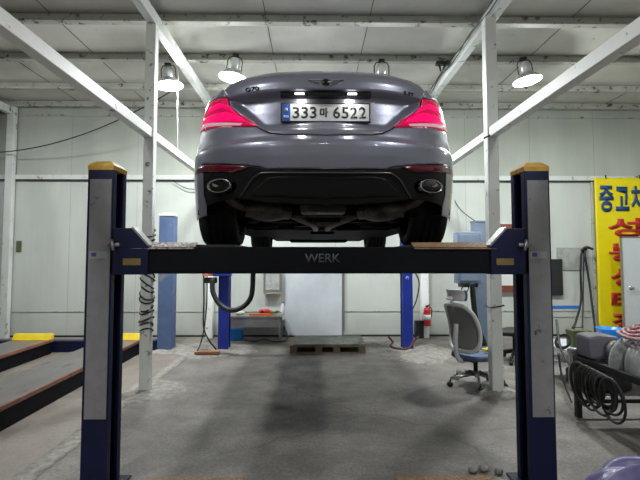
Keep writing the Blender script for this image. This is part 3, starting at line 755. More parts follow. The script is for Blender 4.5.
# wheel housings: dark inner arches
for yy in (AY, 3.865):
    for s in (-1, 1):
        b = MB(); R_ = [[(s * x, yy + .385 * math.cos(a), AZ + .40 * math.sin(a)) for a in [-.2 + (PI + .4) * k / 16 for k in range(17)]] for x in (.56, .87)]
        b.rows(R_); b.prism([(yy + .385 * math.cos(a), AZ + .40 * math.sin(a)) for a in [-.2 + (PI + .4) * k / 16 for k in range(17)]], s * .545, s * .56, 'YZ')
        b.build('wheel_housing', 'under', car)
def wheel(x, y, s):
    w_ = .245 if y > 2 else .265; R = .333
    prof = [(.235, -w_ / 2 + .01), (.25, -w_ / 2), (.315, -w_ / 2), (R - .006, -w_ / 2 + .02), (R, -w_ / 2 + .05)]
    for k in (-2, -1, 0, 1, 2):
        c = k * .042; prof += [(R, c - .016), (R - .007, c - .013), (R - .007, c - .008), (R, c - .005)] if k else [(R, c)]
    prof = sorted(prof, key=lambda p: p[1]) if False else [(.235, -w_ / 2 + .01), (.25, -w_ / 2), (.315, -w_ / 2), (R - .006, -w_ / 2 + .02), (R, -w_ / 2 + .045), (R, -.052), (R - .008, -.050), (R - .008, -.042), (R, -.040), (R, -.004), (R - .008, -.003), (R - .008, .003), (R, .004), (R, .040), (R - .008, .042), (R - .008, .050), (R, .052), (R, w_ / 2 - .045), (R - .006, w_ / 2 - .02), (.315, w_ / 2), (.25, w_ / 2), (.235, w_ / 2 - .01), (.235, -w_ / 2 + .01)]
    b = MB(); b.lathe(prof, axis='X', n=48)
    t = b.build('wheel', 'rubber', car, loc=(x, y, R))
    r = MB(); r.lathe([(.232, -w_ / 2 + .02), (.236, w_ / 2 - .03), (.225, w_ / 2 - .03), (.220, -w_ / 2 + .02), (.232, -w_ / 2 + .02)], axis='X', n=36)
    for k in range(10):
        a = 2 * PI * k / 10; r.box(s * .085 - .01, s * .085 + .01, -.012, .012, .05, .225, Matrix.Rotation(a, 4, 'X'))
    r.lathe([(0, s * .10), (.06, s * .10), (.06, s * .06), (0, s * .06)], axis='X', n=20)
    r.build('rim', 'steel', t)
    d = MB().lathe([(0, -.02), (.155, -.02), (.155, .012), (0, .012)], axis='X', n=32).build('brake_disc', 'steel', t)
for y in (AY, 3.865):
    for s in (-1, 1): wheel(s * (.765 if y < 2 else .775), y, s)
# exhaust boxes, pipes, suspension
for s in (-1, 1):
    b = MB(); R_ = []
    for k in range(9):
        f = k / 8; sc_ = math.sin(PI * min(max(f, .12), .88)) ** .35
        c = Vector((s * (.52 - .28 * f), .42 + .16 * f, .228))
        R_.append([c + Vector((s * .04 * math.cos(a) * sc_, .16 * math.cos(a) * sc_, .072 * math.sin(a) * sc_)) for a in [2 * PI * j / 20 for j in range(20)]])
    b.rows(R_, close=True)
    m_ = b.build('muffler', 'muffler', car); m_['label'] = 'brown tinged steel muffler'
    MB().tube(spline([(s * .50, .42, .235), (s * .58, .38, .27), (s * .64, .30, .33), (s * .66, .22, .37)], 5), .03, 10).build('tail_pipe', 'muffler', m_)
    MB().tube(spline([(s * .26, .58, .225), (s * .15, .75, .19), (s * .07, 1.0, .17), (s * .05, 1.5, .17)], 5), .028, 10).build('exhaust_pipe', 'muffler', car)
    MB().tube([(s * .22, .85, .20), (s * .45, .98, .17), (s * .66, 1.04, .19)], .032, 8).tube([(s * .2, 1.2, .22), (s * .66, 1.06, .2)], .028, 8).tube([(s * .25, .72, .26), (s * .62, .9, .30)], .022, 8).build('control_arm', 'under', car)
    MB().tube([(s * .52, .92, .18), (s * .55, .95, .50)], .05, 10).build('spring', 'black', car)
MB().box(-.24, .24, .55, .9, .20, .27).lathe([(0, -.16), (.09, -.15), (.11, -.05), (.11, .08), (.07, .16), (0, .17)], c=(0, .95, .27), axis='Y', n=20).build('differential', 'under', car, bevel=.015)
MB().box(-.16, .14, .36, .62, .205, .30).build('heat_shield', 'muffler', car, bevel=.02)
MB().box(-.42, .42, .76, .84, .17, .22).box(-.42, .42, 1.2, 1.28, .17, .22).box(-.1, .12, 1.7, 3.2, .13, .16).box(-.38, .38, 3.6, 4.0, .12, .17).box(.1, .3, 1.1, 1.18, .13, .18).box(-.36, -.22, 1.15, 1.2, .14, .19).build('subframe', 'under', car, bevel=.01)
# plate
pz = (257 - 110.7) / F * (CY + .155) + CAMZ - CZ; py_ = .150
pl = MB().box(-.270, .270, py_, py_ + .012, pz - .060, pz + .060).build('license_plate', 'black', car, bevel=.004)
MB().box(-.260, .260, py_ - .002, py_ - .0005, pz - .051, pz + .051).build('plate_face', 'plate_white', pl)
bl = MB().box(-.259, -.212, py_ - .0035, py_ - .0022, pz - .050, pz + .050).build('plate_band', 'plate_blue', pl)
text('band_mark', 'KOR', 'white', bl, (-.2355, py_ - .0045, pz - .026), width=.032, height=.013, bold=.01)
MB().lathe([(0, 0), (.011, 0), (.011, .001), (0, .001)], c=(-.2355, py_ - .0048, pz + .016), axis='Y', n=20).build('band_emblem', 'sticker', bl)
for body, cx, wd, ht in (('3', -.177, .040, .070), ('3', -.126, .040, .070), ('3', -.075, .040, .070), ('마', -.010, .050, .058), ('6', .066, .042, .070), ('5', .117, .040, .070), ('2', .168, .041, .070), ('2', .220, .041, .070)):
    text('character', body, 'black', pl, (cx, py_ - .0030, pz), width=wd, height=ht, bold=.02 if body != '마' else .035)
# handle strip with plate lamps
hz = (257 - 92.3) / F * (CY + .11) + CAMZ - CZ
hs = MB().box(-.27, .27, .105, .165, hz - .004, hz + .012).box(-.105, .105, .090, .14, hz - .012, hz + .010).build('plate_lamp_bar', 'satin_black', car, bevel=.003)
for x in (-.155, .155):
    q = MB().box(x - .027, x + .027, .088, .104, hz + .000, hz + .006).build('plate_lamp', 'plate_led', hs); q['label'] = 'lit white plate lamp'
    ld = bpy.data.lights.new('plate_bulb', 'AREA'); ld.shape = 'RECTANGLE'; ld.size = .05; ld.size_y = .015; ld.energy = .3; ld.color = (1, .96, .88)
    lo = bpy.data.objects.new('plate_bulb', ld); C.objects.link(lo); lo.parent = car; lo.location = (x, .118, hz - .008); lo.rotation_euler = (.35, 0, 0)
# emblem: winged badge
s0, ez = I(0, 79.3); ey = P(0, ez).y
em = MB().lathe([(0, -.007), (.020, -.006), (.024, 0), (.024, .004), (0, .004)], c=(0, ey - .002, ez), axis='Y', n=24, sy=.95).build('emblem', 'gloss_black', car)
for s in (-1, 1):
    b = MB()
    for k in range(4):
        x1 = .105 - k * .018; zz = .012 - k * .0085
        b.prism([(s * .022, ez + zz - .0016), (s * .022, ez + zz + .0016), (s * x1, ez + zz + .004 - k * .001), (s * (x1 - .006), ez + zz + .0015)], ey - .008 , ey + .012, 'XZ')
    b.tube([(s * .104, ey - .0, ez + .014), (s * .07, ey - .003, ez - .008), (s * .02, ey - .004, ez - .020), (0, ey - .004, ez - .021)], .0018, 6)
    b.build('emblem_wing', 'chrome', em)
for body, dx, py0, wd, ht, sg in (('G70', 74.5, 86.6, .095, .026, -1), ('3.3T', 85, 90.5, .080, .020, 1)):
    s, z = I(dx, py0); p = P(s, z, .002); p2 = P(s + .02, z, .002); yaw = math.atan2(p2.y - p.y, p2.x - p.x) * sg
    text('badge', body, 'satin_black', car, (p.x * sg, p.y, p.z), width=wd, height=ht, bold=.02, rot=(PI / 2, 0, yaw), extrude=.004)

# ================================================================ LEFT COLUMN CABLE
b = MB(); path = []
for i in range(440):
    f = i / 439; a = f * 2 * PI * 17 + .4 * math.sin(f * 40); z = Z(231, 5) - f * (Z(231, 5) - Z(331, 5))
    z += .012 * math.sin(f * 57); r_ = .068 + .006 * math.sin(f * 31)
    path.append((-1.752 + r_ * math.cos(a) * 1.02, 5.02 + r_ * math.sin(a), z + .035 * math.sin(a + f * 9)))
b.tube(path, .0085, 6)
tag(b.build('cable', 'black'), 'black coiled cable wound round the left white column', 'cable')

# ================================================================ BACK WALL THINGS
t = thing('wall_panel', 'large bluish white sheet panel in the middle of the back wall', 'wall panel', (.03, YW - .02, 0))
MB().box(-.52, .48, -.012, .018, Z(334, 8.4), 1.35).build('sheet', 'panel_white', t)
MB().box(.50, .53, -.02, .018, .1, 1.4).build('edge_strip', 'steel', t)
t = thing('wall_box', 'shallow metal framed box hanging on the back wall above the tool bench', 'box', (X(273, 8.3), 8.34, Z(282, 8.3)))
MB().box(-.16, .16, -.09, .055, -.18, .22).build('case', 'steel', t, bevel=.01); MB().box(-.12, .12, -.094, -.09, -.13, .20).build('front', 'marble', t); MB().box(-.15, .15, -.10, .03, -.20, -.175).build('shelf', 'wood', t)
# tool bench
t = thing('tool_bench', 'low grey steel bench against the back wall left of the pallet', 'bench', (X(256, 8.05), 8.05, 0))
MB().box(-.46, .46, -.22, .27, .40, .43).build('top', 'steel', t, bevel=.004); MB().box(-.44, .44, -.20, -.18, .24, .40).build('apron', 'steel', t)
for sx in (-1, 1):
    for sy in (-.18, .22): MB().box(sx * .43 - .015, sx * .43 + .015, sy - .015, sy + .015, 0, .40).build('leg', 'steel', t)
bx, by = X(256, 8.05), 8.0
t = thing('spray_bottle', 'small white plastic bottle at the right end of the tool bench', 'bottle', (X(283, 8), 8.0, .43))
MB().lathe([(0, 0), (.035, 0), (.037, .01), (.037, .14), (.02, .17), (.018, .19), (0, .19)], n=20).build('body', 'white_plastic', t); MB().lathe([(0, .19), (.02, .19), (.02, .225), (0, .225)], n=16).build('cap', 'steel', t)
t = thing('impact_wrench', 'red and black air wrench lying on the tool bench', 'tool', (X(265, 8), 8.06, .475))
MB().lathe([(0, -.10), (.04, -.09), (.045, 0), (.04, .07), (.02, .1), (.015, .14), (0, .14)], axis='X', n=18).build('body', 'red', t); MB().tube([(-.02, 0, 0), (-.04, -.10, .01)], .02, 10).build('handle', 'black', t)
t = thing('air_gun', 'small green handled tool on the tool bench beside the air wrench', 'tool', (X(275, 8), 7.93, .46))
MB().tube([(-.07, 0, 0), (.0, .01, .02), (.06, 0, .03)], .025, 10).build('grip', 'green', t); MB().tube([(.06, 0, .03), (.12, .01, .01)], .012, 8).build('nozzle', 'chrome', t)
o = MB().box(-.22, .20, -.04, .04, 0, .03).build('tool_tray', 'orange', loc=(X(263, 7.9), 7.9, .43), rot=(0, 0, .05)); tag(o, 'flat orange tray on the front of the tool bench', 'tray')
o = MB().ball((0, 0, 0), .07, (1.2, .8, .5)).build('rag', 'cream', loc=(X(241, 8), 8.0, .462)); tag(o, 'pale crumpled rag on the left of the tool bench', 'rag')
t = thing('plastic_box', 'small blue plastic box on the floor under the tool bench', 'box', (X(238, 8.1), 8.08, 0))
MB().box(-.10, .10, -.07, .07, 0, .16).build('body', 'basin', t, bevel=.01); MB().box(-.11, .11, -.08, .08, .16, .185).build('lid', 'basin', t, bevel=.005)
b = MB(); b.tube(spline([(-1.15, 7.9, .03), (-.95, 7.75, .03), (-.8, 7.95, .03), (-.6, 7.7, .03), (-.42, 7.85, .05), (-.5, 8.2, .2)], 8), .013, 8)
tag(b.build('air_hose', 'black'), 'thin black hose lying on the floor under the tool bench', 'hose')
# pallet
t = thing('pallet', 'wooden pallet topped with a grey board on the floor by the back wall', 'pallet', (.215, 7.3, 0))
for y in (-.34, 0, .34):
    MB().box(-.55, .55, y - .045, y + .045, 0, .018).build('bottom_board', 'wood', t)
    for x in (-.50, -.13, .13, .50): MB().box(x - .05, x + .05, y - .045, y + .045, .018, .095).build('block', 'wood', t)
MB().box(-.55, .55, -.39, .39, .095, .115).build('deck', 'wood', t)
MB().box(-.50, .56, -.385, .40, .116, .132).build('top_board', 'ply', t)
# extinguisher
t = thing('fire_extinguisher', 'red fire extinguisher hung on the wall column behind the lift', 'fire extinguisher', (X(426.5, 8.1), 8.09, Z(325, 8.1)))
MB().lathe([(0, 0), (.055, 0), (.06, .012), (.06, .26), (.045, .30), (.02, .315), (0, .315)], n=24).build('cylinder', 'red', t)
MB().lathe([(.0605, .10), (.0615, .10), (.0615, .19), (.0605, .19)], n=24).build('label_band', 'white', t)
MB().tube([(-.03, 0, .33), (.05, -.02, .355)], .010, 8).box(-.018, .018, -.018, .018, .315, .345).build('valve', 'black', t)
MB().tube(spline([(.03, 0, .33), (.075, -.01, .28), (.07, -.01, .15)], 6), .008, 8).build('hose', 'black', t)
# small black box near extinguisher
o = MB().box(-.07, .07, -.05, .05, 0, .3).build('junction_box', 'dark', loc=(X(417, 8.3), 8.2, Z(338, 8.3) + .0), rot=(0, 0, .1)); tag(o, 'small dark box at the foot of the wall column by the extinguisher', 'box'); o.location.z = .0

# red brown framed board
t = thing('framed_board', 'white board in a red brown frame on the wall behind the near right post', 'board', (X(515, 8.4), YW - .03, (Z(224, 8.4) + Z(292, 8.4)) / 2))
hh = (Z(224, 8.4) - Z(292, 8.4)) / 2; hw = .42
MB().box(-hw, hw, -.01, .028, -hh, hh).build('board', 'white', t)
b = MB(); b.box(-hw, hw, -.03, -.011, hh - .16, hh).box(-hw, hw, -.03, -.011, -hh, -hh + .12).box(-hw, -hw + .04, -.03, -.011, -hh + .12, hh - .16).box(hw - .04, hw, -.03, -.011, -hh + .12, hh - .16); b.build('frame', 'frame_red', t)
# control box
t = thing('control_box', 'pale blue grey electrical control box beside the right column', 'control box', (X(468, 6.98), 6.98, (Z(232, 7) + Z(283, 7)) / 2))
hh = (Z(232, 7) - Z(283, 7)) / 2
MB().box(-.18, .18, -.10, .11, -hh, hh).build('case', 'cabinet_blue', t, bevel=.01); MB().box(-.15, .13, -.112, -.101, -hh + .04, hh - .04).build('door', 'cabinet_blue', t, bevel=.004)
MB().box(.085, .11, -.135, -.112, -.06, .04).build('handle', 'black', t); MB().box(-.12, .12, -.09, .09, -hh - .055, -hh).build('connector_block', 'black', t)
b = MB(); pth = spline([at(472, 283, 6.9), at(473, 300, 6.9), at(476, 322, 6.9), at(484, 345, 6.85)], 14)
b.tube(pth, [.034 + .008 * (i % 2) for i in range(len(pth))], 12); tag(b.build('hose', 'black'), 'black corrugated hose hanging from the control box', 'hose')
o = MB().tube(spline([at(464, 284, 6.85), at(461, 291, 6.85), at(466, 293, 6.85), at(470, 284, 6.85)], 6), .008, 6).build('cable', 'black'); tag(o, 'small black cable loop under the control box', 'cable')
# marks and fittings on the right column
b = MB().box(1.77, 1.80, 4.74, 4.758, 1.28, 1.36).build('socket_box', 'cream'); tag(b, 'small cream switch box on the right column', 'switch')
o = MB().tube([(1.862 + .070 * sx, 4.83 + .070 * sy, .90 + .01 * sx) for sx, sy in ((-1, -1), (1, -1), (1, 1), (-1, 1))], .008, 6, closed=True).build('cable_tie', 'black'); tag(o, 'black strap tied round the right column', 'strap')
o = MB().tube(spline([(1.755, 4.75, 2.62), (1.83, 4.74, 2.66), (1.905, 4.75, 2.74), (1.9, 4.9, 2.76)], 6), .009, 6).build('cable', 'black'); tag(o, 'black cable tied to the right column at the tie beam', 'cable')

# ================================================================ RIGHT WALL AREA
o = MB().box(X(558, 8.4), X(590, 8.4), YW - .02, YW - .004, Z(270, 8.4), Z(247.5, 8.4)).build('wall_board', 'marble'); tag(o, 'mottled grey rectangular board on the right of the back wall', 'board')
o = MB().box(X(546, 8.4), X(562, 8.4), YW - .06, YW - .004, Z(295, 8.4), Z(259, 8.4)).build('notice_board', 'dark', bevel=.004); tag(o, 'black panel on the wall right of the near right post', 'panel')
o = MB().box(X(552, 8.4), X(580, 8.4), YW - .006, YW - .002, Z(308.5, 8.4), Z(305.5, 8.4)).build('tape_strip', 'tape'); tag(o, 'strip of blue tape stuck on the back wall', 'tape')
# seam posts behind the banner
struct(MB().box(X(594, 8.4), X(597, 8.4), YW - .03, YW - .002, 0, 2.76).build('trim_5', 'purlin'))
struct(MB().box(X(550, 8.4) - .2, X(596, 8.4), YW - .012, YW - .002, .33, .345).build('trim_6', 'purlin'))
# hanging black cables
b = MB()
hk = at(588, 248, 8.25)
b.tube(spline([hk + Vector((.02, 0, 0)), at(584, 252, 8.25), at(582, 270, 8.25), at(581.5, 300, 8.2), at(576, 320, 7.4), at(572.5, 328, 6.2)], 8), .019, 8)
b.tube(spline([hk, at(587, 256, 8.2), at(590, 280, 8.2), at(593, 310, 8.1), at(594.5, 330, 8.0), at(592, 341, 7.9)], 8), .019, 8)
b.tube(spline([at(583, 251, 8.22), at(588, 247, 8.2), at(595, 249, 8.22)], 6), .022, 8)
b.tube(spline([at(586, 250, 8.25), at(584.5, 280, 8.2), at(583, 310, 7.6), at(582, 327, 6.0)], 8), .012, 8)
tag(b.build('cable', 'black'), 'black cables hanging from a wall hook left of the yellow banner', 'cable')
o = MB().tube([at(588, 248, 8.37), at(588, 247.5, 8.2), at(588, 245.5, 8.18)], .010, 8).build('wall_hook', 'steel'); tag(o, 'small steel hook holding the black cables', 'hook')
# banner
BX0, BX1 = X(597, 8.38), X(655, 8.38)
t = thing('banner', 'yellow vertical banner with blue and red Korean lettering', 'banner', ((BX0 + BX1) / 2, YW - .07, 0))
rows = []
for i in range(30):
    z = Z(352, 8.38) + (Z(177, 8.38) - Z(352, 8.38)) * i / 29
    rows.append([(BX0 - (BX0 + BX1) / 2 + (BX1 - BX0) * k / 20, .01 * math.sin(k * .9 + i * .2) * .5 * (1 - i / 29), z) for k in range(21)])
MB().rows(rows).build('cloth', 'banner', t, solid=.003)
bc = -(BX0 + BX1) / 2
for ch, px, py, wd, ht, mm in (('중', 610.3, 198, .26, .48, 'ink_blue'), ('고', 626.5, 198, .25, .44, 'ink_blue'), ('차', 643, 198, .27, .48, 'ink_blue'),
                           ('성', 628, 227, .62, .34, 'red_paint'), ('능', 628, 252.5, .60, .33, 'red_paint'), ('상', 628, 277, .58, .33, 'red_paint'), ('태', 628, 300, .58, .33, 'red_paint'), ('점', 628, 321, .58, .30, 'red_paint'), ('검', 628, 341, .58, .28, 'red_paint')):
    text('lettering', ch, mm, t, (X(px, 8.33) + bc, -.014, Z(py, 8.33)), width=wd, height=ht, bold=.035)
for x in (BX0 + .22, BX1 - .2): MB().tube([(x + bc, 0, Z(178, 8.38)), (x + bc, .02, Z(174, 8.38))], .012, 8).build('tie', 'black', t)
# white door panel
t = thing('door_leaf', 'white door leaf with a round steel knob in front of the yellow banner', 'door', (X(625, 8.0), 8.0, 0))
MB().box(0, .85, 0, .04, .02, Z(237.5, 8.0)).build('leaf', 'door_white', t, bevel=.004)
b = MB(); b.box(-.012, 0, -.006, .046, .0, Z(236.5, 8)); b.box(-.012, .862, -.006, .046, Z(237.5, 8), Z(236.3, 8)); b.build('frame_edge', 'steel', t)
k = MB().lathe([(0, -.075), (.02, -.073), (.03, -.055), (.02, -.035), (.012, -.02), (.012, 0), (0, 0)], c=(X(632.5, 8) - X(625, 8), 0, Z(288, 8)), axis='Y', n=20); k.build('knob', 'chrome', t)
MB().lathe([(0, -.006), (.035, -.006), (.035, 0), (0, 0)], c=(X(632.5, 8) - X(625, 8), 0, Z(288, 8)), axis='Y', n=20).build('rose', 'chrome', t)
# low table
TY = 5.35
t = thing('low_table', 'low pale table holding the olive box and blue basin', 'table', (3.3, TY, 0))
tz = .415
MB().box(-.62, .75, -.42, .35, tz - .025, tz).build('top', 'panel_white', t, bevel=.004)
for sx in (-.58, .70):
    for sy in (-.36, .3): MB().box(sx - .018, sx + .018, sy - .018, sy + .018, 0, tz - .025).build('leg', 'steel', t)
MB().box(-.60, .72, -.05, .30, .22, .24).build('shelf', 'panel_white', t)
t = thing('ammo_box', 'olive green metal box on the low table beside the blue basin', 'box', (X(578, 5.2), 5.2, tz))
MB().box(-.10, .10, -.075, .075, 0, .145).build('body', 'olive', t, bevel=.006); MB().box(-.105, .105, -.08, .08, .146, .185).build('lid', 'olive', t, bevel=.006); MB().tube([(-.05, 0, .186), (-.05, 0, .21), (.05, 0, .21), (.05, 0, .186)], .005, 6).build('handle', 'black', t)
t = thing('basin', 'bright blue plastic basin on the low table', 'basin', (X(610, 5.45), 5.45, tz))
MB().lathe([(0, 0), (.115, 0), (.14, .15), (.152, .152), (.152, .165), (.135, .165), (.112, .01), (0, .01)], n=36).build('tub', 'basin', t); MB().box(-.03, .03, -.16, -.148, .13, .15).build('handle', 'basin', t)
b = MB()
for k in range(3): b.tube([(X(562, 5.1) + (.06 + .012 * k) * math.cos(a), 5.1 + .05 * math.sin(a), tz + .075 + (.05 + .01 * k) * math.sin(a + .5)) for a in [2 * PI * i / 24 for i in range(24)]], .007, 6, closed=True)
tag(b.build('cable_coil', 'black'), 'loose coil of thin black cable left of the olive box', 'cable')
# things below the table
t = thing('tyre', 'black tyre lying on the floor under the low table', 'tyre', (3.1, 5.15, .0))
MB().lathe([(.16, .03), (.19, 0), (.27, .0), (.31, .03), (.31, .15), (.27, .18), (.19, .18), (.16, .15), (.16, .03)], n=36).build('casing', 'rubber', t)
# ---- steel bench with machine
BXc = 2.31
t = thing('machine_bench', 'black steel frame bench at the right edge carrying the grey machine', 'bench', (BXc, 4.2, 0))
b = MB(); b.box(0, .045, -2.0, 0, .49, .54).box(.85, .895, -2.0, 0, .49, .54).box(0.046, .849, -.045, 0, .49, .54).box(.046, .849, -2.0, -1.955, .49, .54).build('frame', 'black', t)
b = MB().box(.06, .09, -2.0, -.05, .50, .53).box(.15, .19, -1.95, -.05, .47, .51); b.build('rail', 'steel', t)
MB().box(.20, .84, -1.9, -.06, .515, .535).build('deck', 'dark', t)
for x, y in ((0, -.045), (.85, -.045), (0, -2.0), (.85, -2.0)):
    lg = MB().box(x, x + .045, y, y + .045, .0, .49).build('leg', 'dark', t)
MB().box(.046, .849, -.04, -.01, .12, .15).build('cross_bar', 'black', t)
MB().tube([(-.05, -.02, .57), (.10, -.02, .585)], .022, 10).box(-.03, .07, -.06, .02, .541, .585).build('clamp', 'steel', t)
t = thing('grey_machine', 'grey rounded machine housing on the black steel bench', 'machine', (2.455, 4.03, .543))
b = MB().prism([(-.14, 0), (.12, 0), (.15, .08), (.11, .19), (-.06, .205), (-.15, .19)], -.09, .13, 'XZ'); b.build('housing', 'machine', t, bevel=.025)
MB().lathe([(0, -.03), (.065, -.03), (.08, 0), (0, 0)], c=(.05, -.095, .085), axis='Y', n=28).build('end_cover', 'steel', t)
# sheeted bundle with plastic
def bundle(name, m, cx, cy, z0, rx, ry, h, seed, parent=None, res=40, amp=.18, cover=None):
    rnd = random.Random(seed); ph = [rnd.uniform(0, 6) for _ in range(8)]; rows = []
    for j in range(22):
        t_ = j / 21; r = []
        for k in range(res):
            a = 2 * PI * k / res
            f = 1 + amp * (.5 * math.sin(3 * a + ph[0]) + .35 * math.sin(7 * a + ph[1] + t_ * 3) + .25 * math.sin(13 * a + ph[2]))
            rr = math.cos(t_ * PI / 2) ** .6 * f if t_ < 1 else 0.02
            zz = z0 + h * math.sin(t_ * PI / 2) * (1 + .12 * math.sin(5 * a + ph[3]) + .08 * math.sin(9 * a + ph[4] + 4 * t_) + .05 * math.sin(17 * a + ph[5] + 9 * t_))
            r.append((cx + rx * rr * math.cos(a), cy + ry * rr * math.sin(a), zz))
        rows.append(r)
    return MB().rows(rows, close=True).build(name, m, parent)
M['film'] = mat('plastic_film', (.75, .75, .78), .25, noise=.2, nscale=30, alpha=.42, bump=.6, bscale=25)
t = thing('covered_bundle', 'dark bundle under clear plastic sheeting on the steel bench', 'bundle', (2.585, 3.61, .541))
bundle('contents', 'dark', 0, 0, 0, .24, .23, .18, 3, t); bundle('plastic_sheet', 'film', 0, 0, 0.0, .27, .26, .215, 4, t, res=60, amp=.22)
M['red_white'] = mat('red_white_hose', (.40, .03, .07), .5, col2=(.6, .5, .5), nscale=40)
b = MB()
for k in range(4): b.tube([(2.585 + (.21 - .035 * k) * math.cos(a), 3.61 + (.19 - .03 * k) * math.sin(a), .80 + .018 * k + .012 * math.sin(3 * a + k)) for a in [2 * PI * i / 40 for i in range(40)]], .014, 8, closed=True)
tag(b.build('striped_hose', 'red_white'), 'coiled red and white hose lying on the plastic covered bundle', 'hose')
# black cable loops hanging on the bench
b = MB(); rnd = random.Random(5)
for k in range(12):
    cx = 0; y0 = 4.04 - .05 * k + rnd.uniform(-.03, .03); wl = .12 + .05 * rnd.random(); dp = .24 + .12 * rnd.random(); xo = 2.285 - .006 * k
    b.tube([(xo - .012 * math.sin(a), y0 + wl * math.cos(a), .50 - dp / 2 + dp / 2 * math.sin(a)) for a in [2 * PI * i / 30 for i in range(30)]], .010, 8, closed=True)
tag(b.build('cable_loops', 'black'), 'black cable loops hanging from the side of the steel bench', 'cable')
b = MB()
b.tube(spline([at(556, 320, 5.2), at(559, 345, 4.8), at(566, 360, 4.5), at(573, 367, 4.25)], 8), .012, 6)
b.tube(spline([at(557, 352, 4.9), at(560, 375, 4.8), at(568, 398, 4.6), at(574, 412, 4.45)], 8), .010, 6)
tag(b.build('cable', 'black'), 'thin black cables drooping between the near right post and the bench', 'cable')
bundle('tarp', 'tarp', 0, 0, 0, .42, .30, .19, 9, None, res=90, amp=.22).location = (1.98, 2.72, 0)
tag(bpy.data.objects['tarp'], 'crumpled purple plastic tarp on the floor beside the near right post', 'tarp')
for k, (x, y, r_) in enumerate(((1.12, 3.14, .035), (1.20, 3.10, .028), (1.04, 3.12, .03))):
    o = MB().ball((0, 0, 0), r_, (1.2, 1, .7), 1).build('rubble_stone', 'concrete_pale', loc=(x, y, r_ * .65)); tag(o, ('largest', 'farthest', 'middle')[k] + ' of the three pale rubble stones beside the foot of the near right post', 'stone', 'rubble by the near right post')

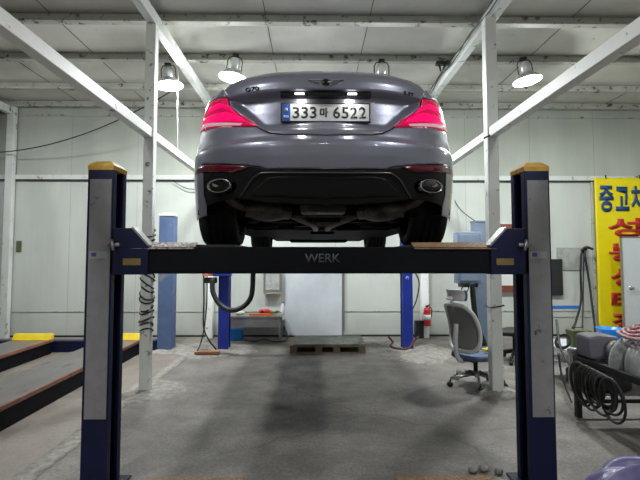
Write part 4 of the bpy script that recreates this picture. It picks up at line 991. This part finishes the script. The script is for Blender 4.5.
# ================================================================ CHAIRS
def office_chair(name, x, y, rz, label, back_m, mesh_m, seat_m, base_m, sz=.40, back=True, head=True):
    """local +X is the sitter's front"""
    t = thing(name, label, 'chair', (x, y, 0), rz)
    base = MB()
    for k in range(5):
        a = 2 * PI * k / 5 + .3; base.tube([(.03 * math.cos(a), .03 * math.sin(a), .135), (.29 * math.cos(a), .29 * math.sin(a), .085)], [.028, .017], 8)
    base.lathe([(0, .11), (.045, .11), (.045, .16), (0, .16)], n=16); base.build('base', base_m, t)
    for k in range(5):
        a = 2 * PI * k / 5 + .3; MB().lathe([(0, -.02), (.028, -.02), (.028, .02), (0, .02)], c=(0, 0, 0), axis='Y', n=16).build('caster', 'black', t, loc=(.30 * math.cos(a), .30 * math.sin(a), .0285), rot=(0, 0, a))
        MB().tube([(.285 * math.cos(a), .285 * math.sin(a), .092), (.30 * math.cos(a), .30 * math.sin(a), .05)], .009, 6).build('caster_stem', 'black', t)
    MB().lathe([(.024, .16), (.024, sz - .07), (.05, sz - .065), (.05, sz - .05)], n=16).build('gas_lift', 'black', t)
    MB().box(-.14, .12, -.1, .1, sz - .06, sz - .03).build('tilt_mechanism', 'black', t, bevel=.01)
    rows = []
    for u in range(13):
        f = u / 12 * 2 - 1; row = []
        for v in range(13):
            g = v / 12 * 2 - 1
            xx = .23 * f * math.sqrt(1 - .35 * g * g); yy = .235 * g * math.sqrt(1 - .35 * f * f)
            row.append((xx + .02, yy, sz + .025 - .02 * (1 - g * g) * .5 - .035 * max(0, f) ** 3))
        rows.append(row)
    MB().rows(rows).build('seat', seat_m, t, solid=.055)
    # back: frame ring + mesh panel, leaning
    def bp(u, v, off=0):   # u -1..1 across, v 0..1 up
        ww = .21 + .02 * math.sin(v * PI) - .03 * v; xx = -.21 - .03 * v - .05 * math.sin(v * PI * .9) * -1 - .045 * u * u * -1 - .10 * v * v
        return Vector((xx - off, u * ww, sz + .06 + v * .50))
    ring = [bp(math.cos(a) * (1 - .06 * abs(math.sin(2 * a))) if True else 0, .5 + .5 * math.sin(a)) for a in [2 * PI * k / 48 for k in range(48)]]
    def sq(a):
        c, s = math.cos(a), math.sin(a); n = 4.5; r = (abs(c) ** n + abs(s) ** n) ** (-1 / n); return r * c, r * s
    ring = [bp(sq(a)[0], .5 + .5 * sq(a)[1]) for a in [2 * PI * k / 60 for k in range(60)]]
    MB().tube(ring, .023, 8, closed=True).build('back_frame', back_m, t)
    MB().rows([[bp(u / 8 * .96, .02 + .96 * v / 12) for u in range(-8, 9)] for v in range(13)]).build('backrest', mesh_m, t, solid=.006)
    MB().tube(spline([(-.10, 0, sz - .05), (-.24, 0, sz - .03), (-.285, 0, sz + .12), (-.27, 0, sz + .35)], 6), .026, 10).build('back_support', back_m, t)
    if head:
        rows = [[Vector((-.30 + .05 * (u / 6) ** 2 + .02 * math.sin(v / 6 * PI), u / 6 * .135, sz + .60 + v / 6 * .12)) for u in range(-6, 7)] for v in range(7)]
        h = MB().rows(rows).build('headrest', seat_m if mesh_m == 'grey_mesh' else back_m, t, solid=.03)
        rows = [[p + Vector((-.034, 0, 0)) for p in r] for r in rows]
        MB().rows(rows).build('headrest_shell', back_m, h, solid=.008)
        MB().tube([(-.275, 0, sz + .50), (-.33, 0, sz + .58), (-.335, 0, sz + .64)], .016, 8).build('headrest_stem', back_m, h)
    return t
office_chair('office_chair', 1.78, 5.19, .46, 'white office chair with grey mesh back and blue headrest beside the right column', 'white_plastic', 'grey_mesh', 'cushion', 'aluminium', sz=.335)
office_chair('office_chair', 2.72, 6.38, 2.6, 'black office chair half hidden behind the near right post', 'black', 'black', 'black', 'black', sz=.40, head=False)
t = thing('work_gloves', 'yellow work gloves lying on the seat of the white office chair', 'gloves', (1.95, 5.20, .363))
MB().ball((0, 0, .025), .055, (1.2, .9, .45)).ball((.05, .03, .03), .04, (1.1, .8, .5)).build('glove_palm', 'yellow', t)
b = MB()
for k in range(4): b.tube([(-.03, -.03 + .02 * k, .03), (-.085, -.04 + .024 * k, .022)], .010, 8)
b.build('glove_fingers', 'yellow', t)
# yellow tag on the left wall
o = MB().box(X(19.5, 8.4), X(24.5, 8.4), YW - .012, YW - .003, Z(252, 8.4), Z(241, 8.4)).build('notice', 'olive'); tag(o, 'small yellow green notice on the left of the back wall', 'notice')
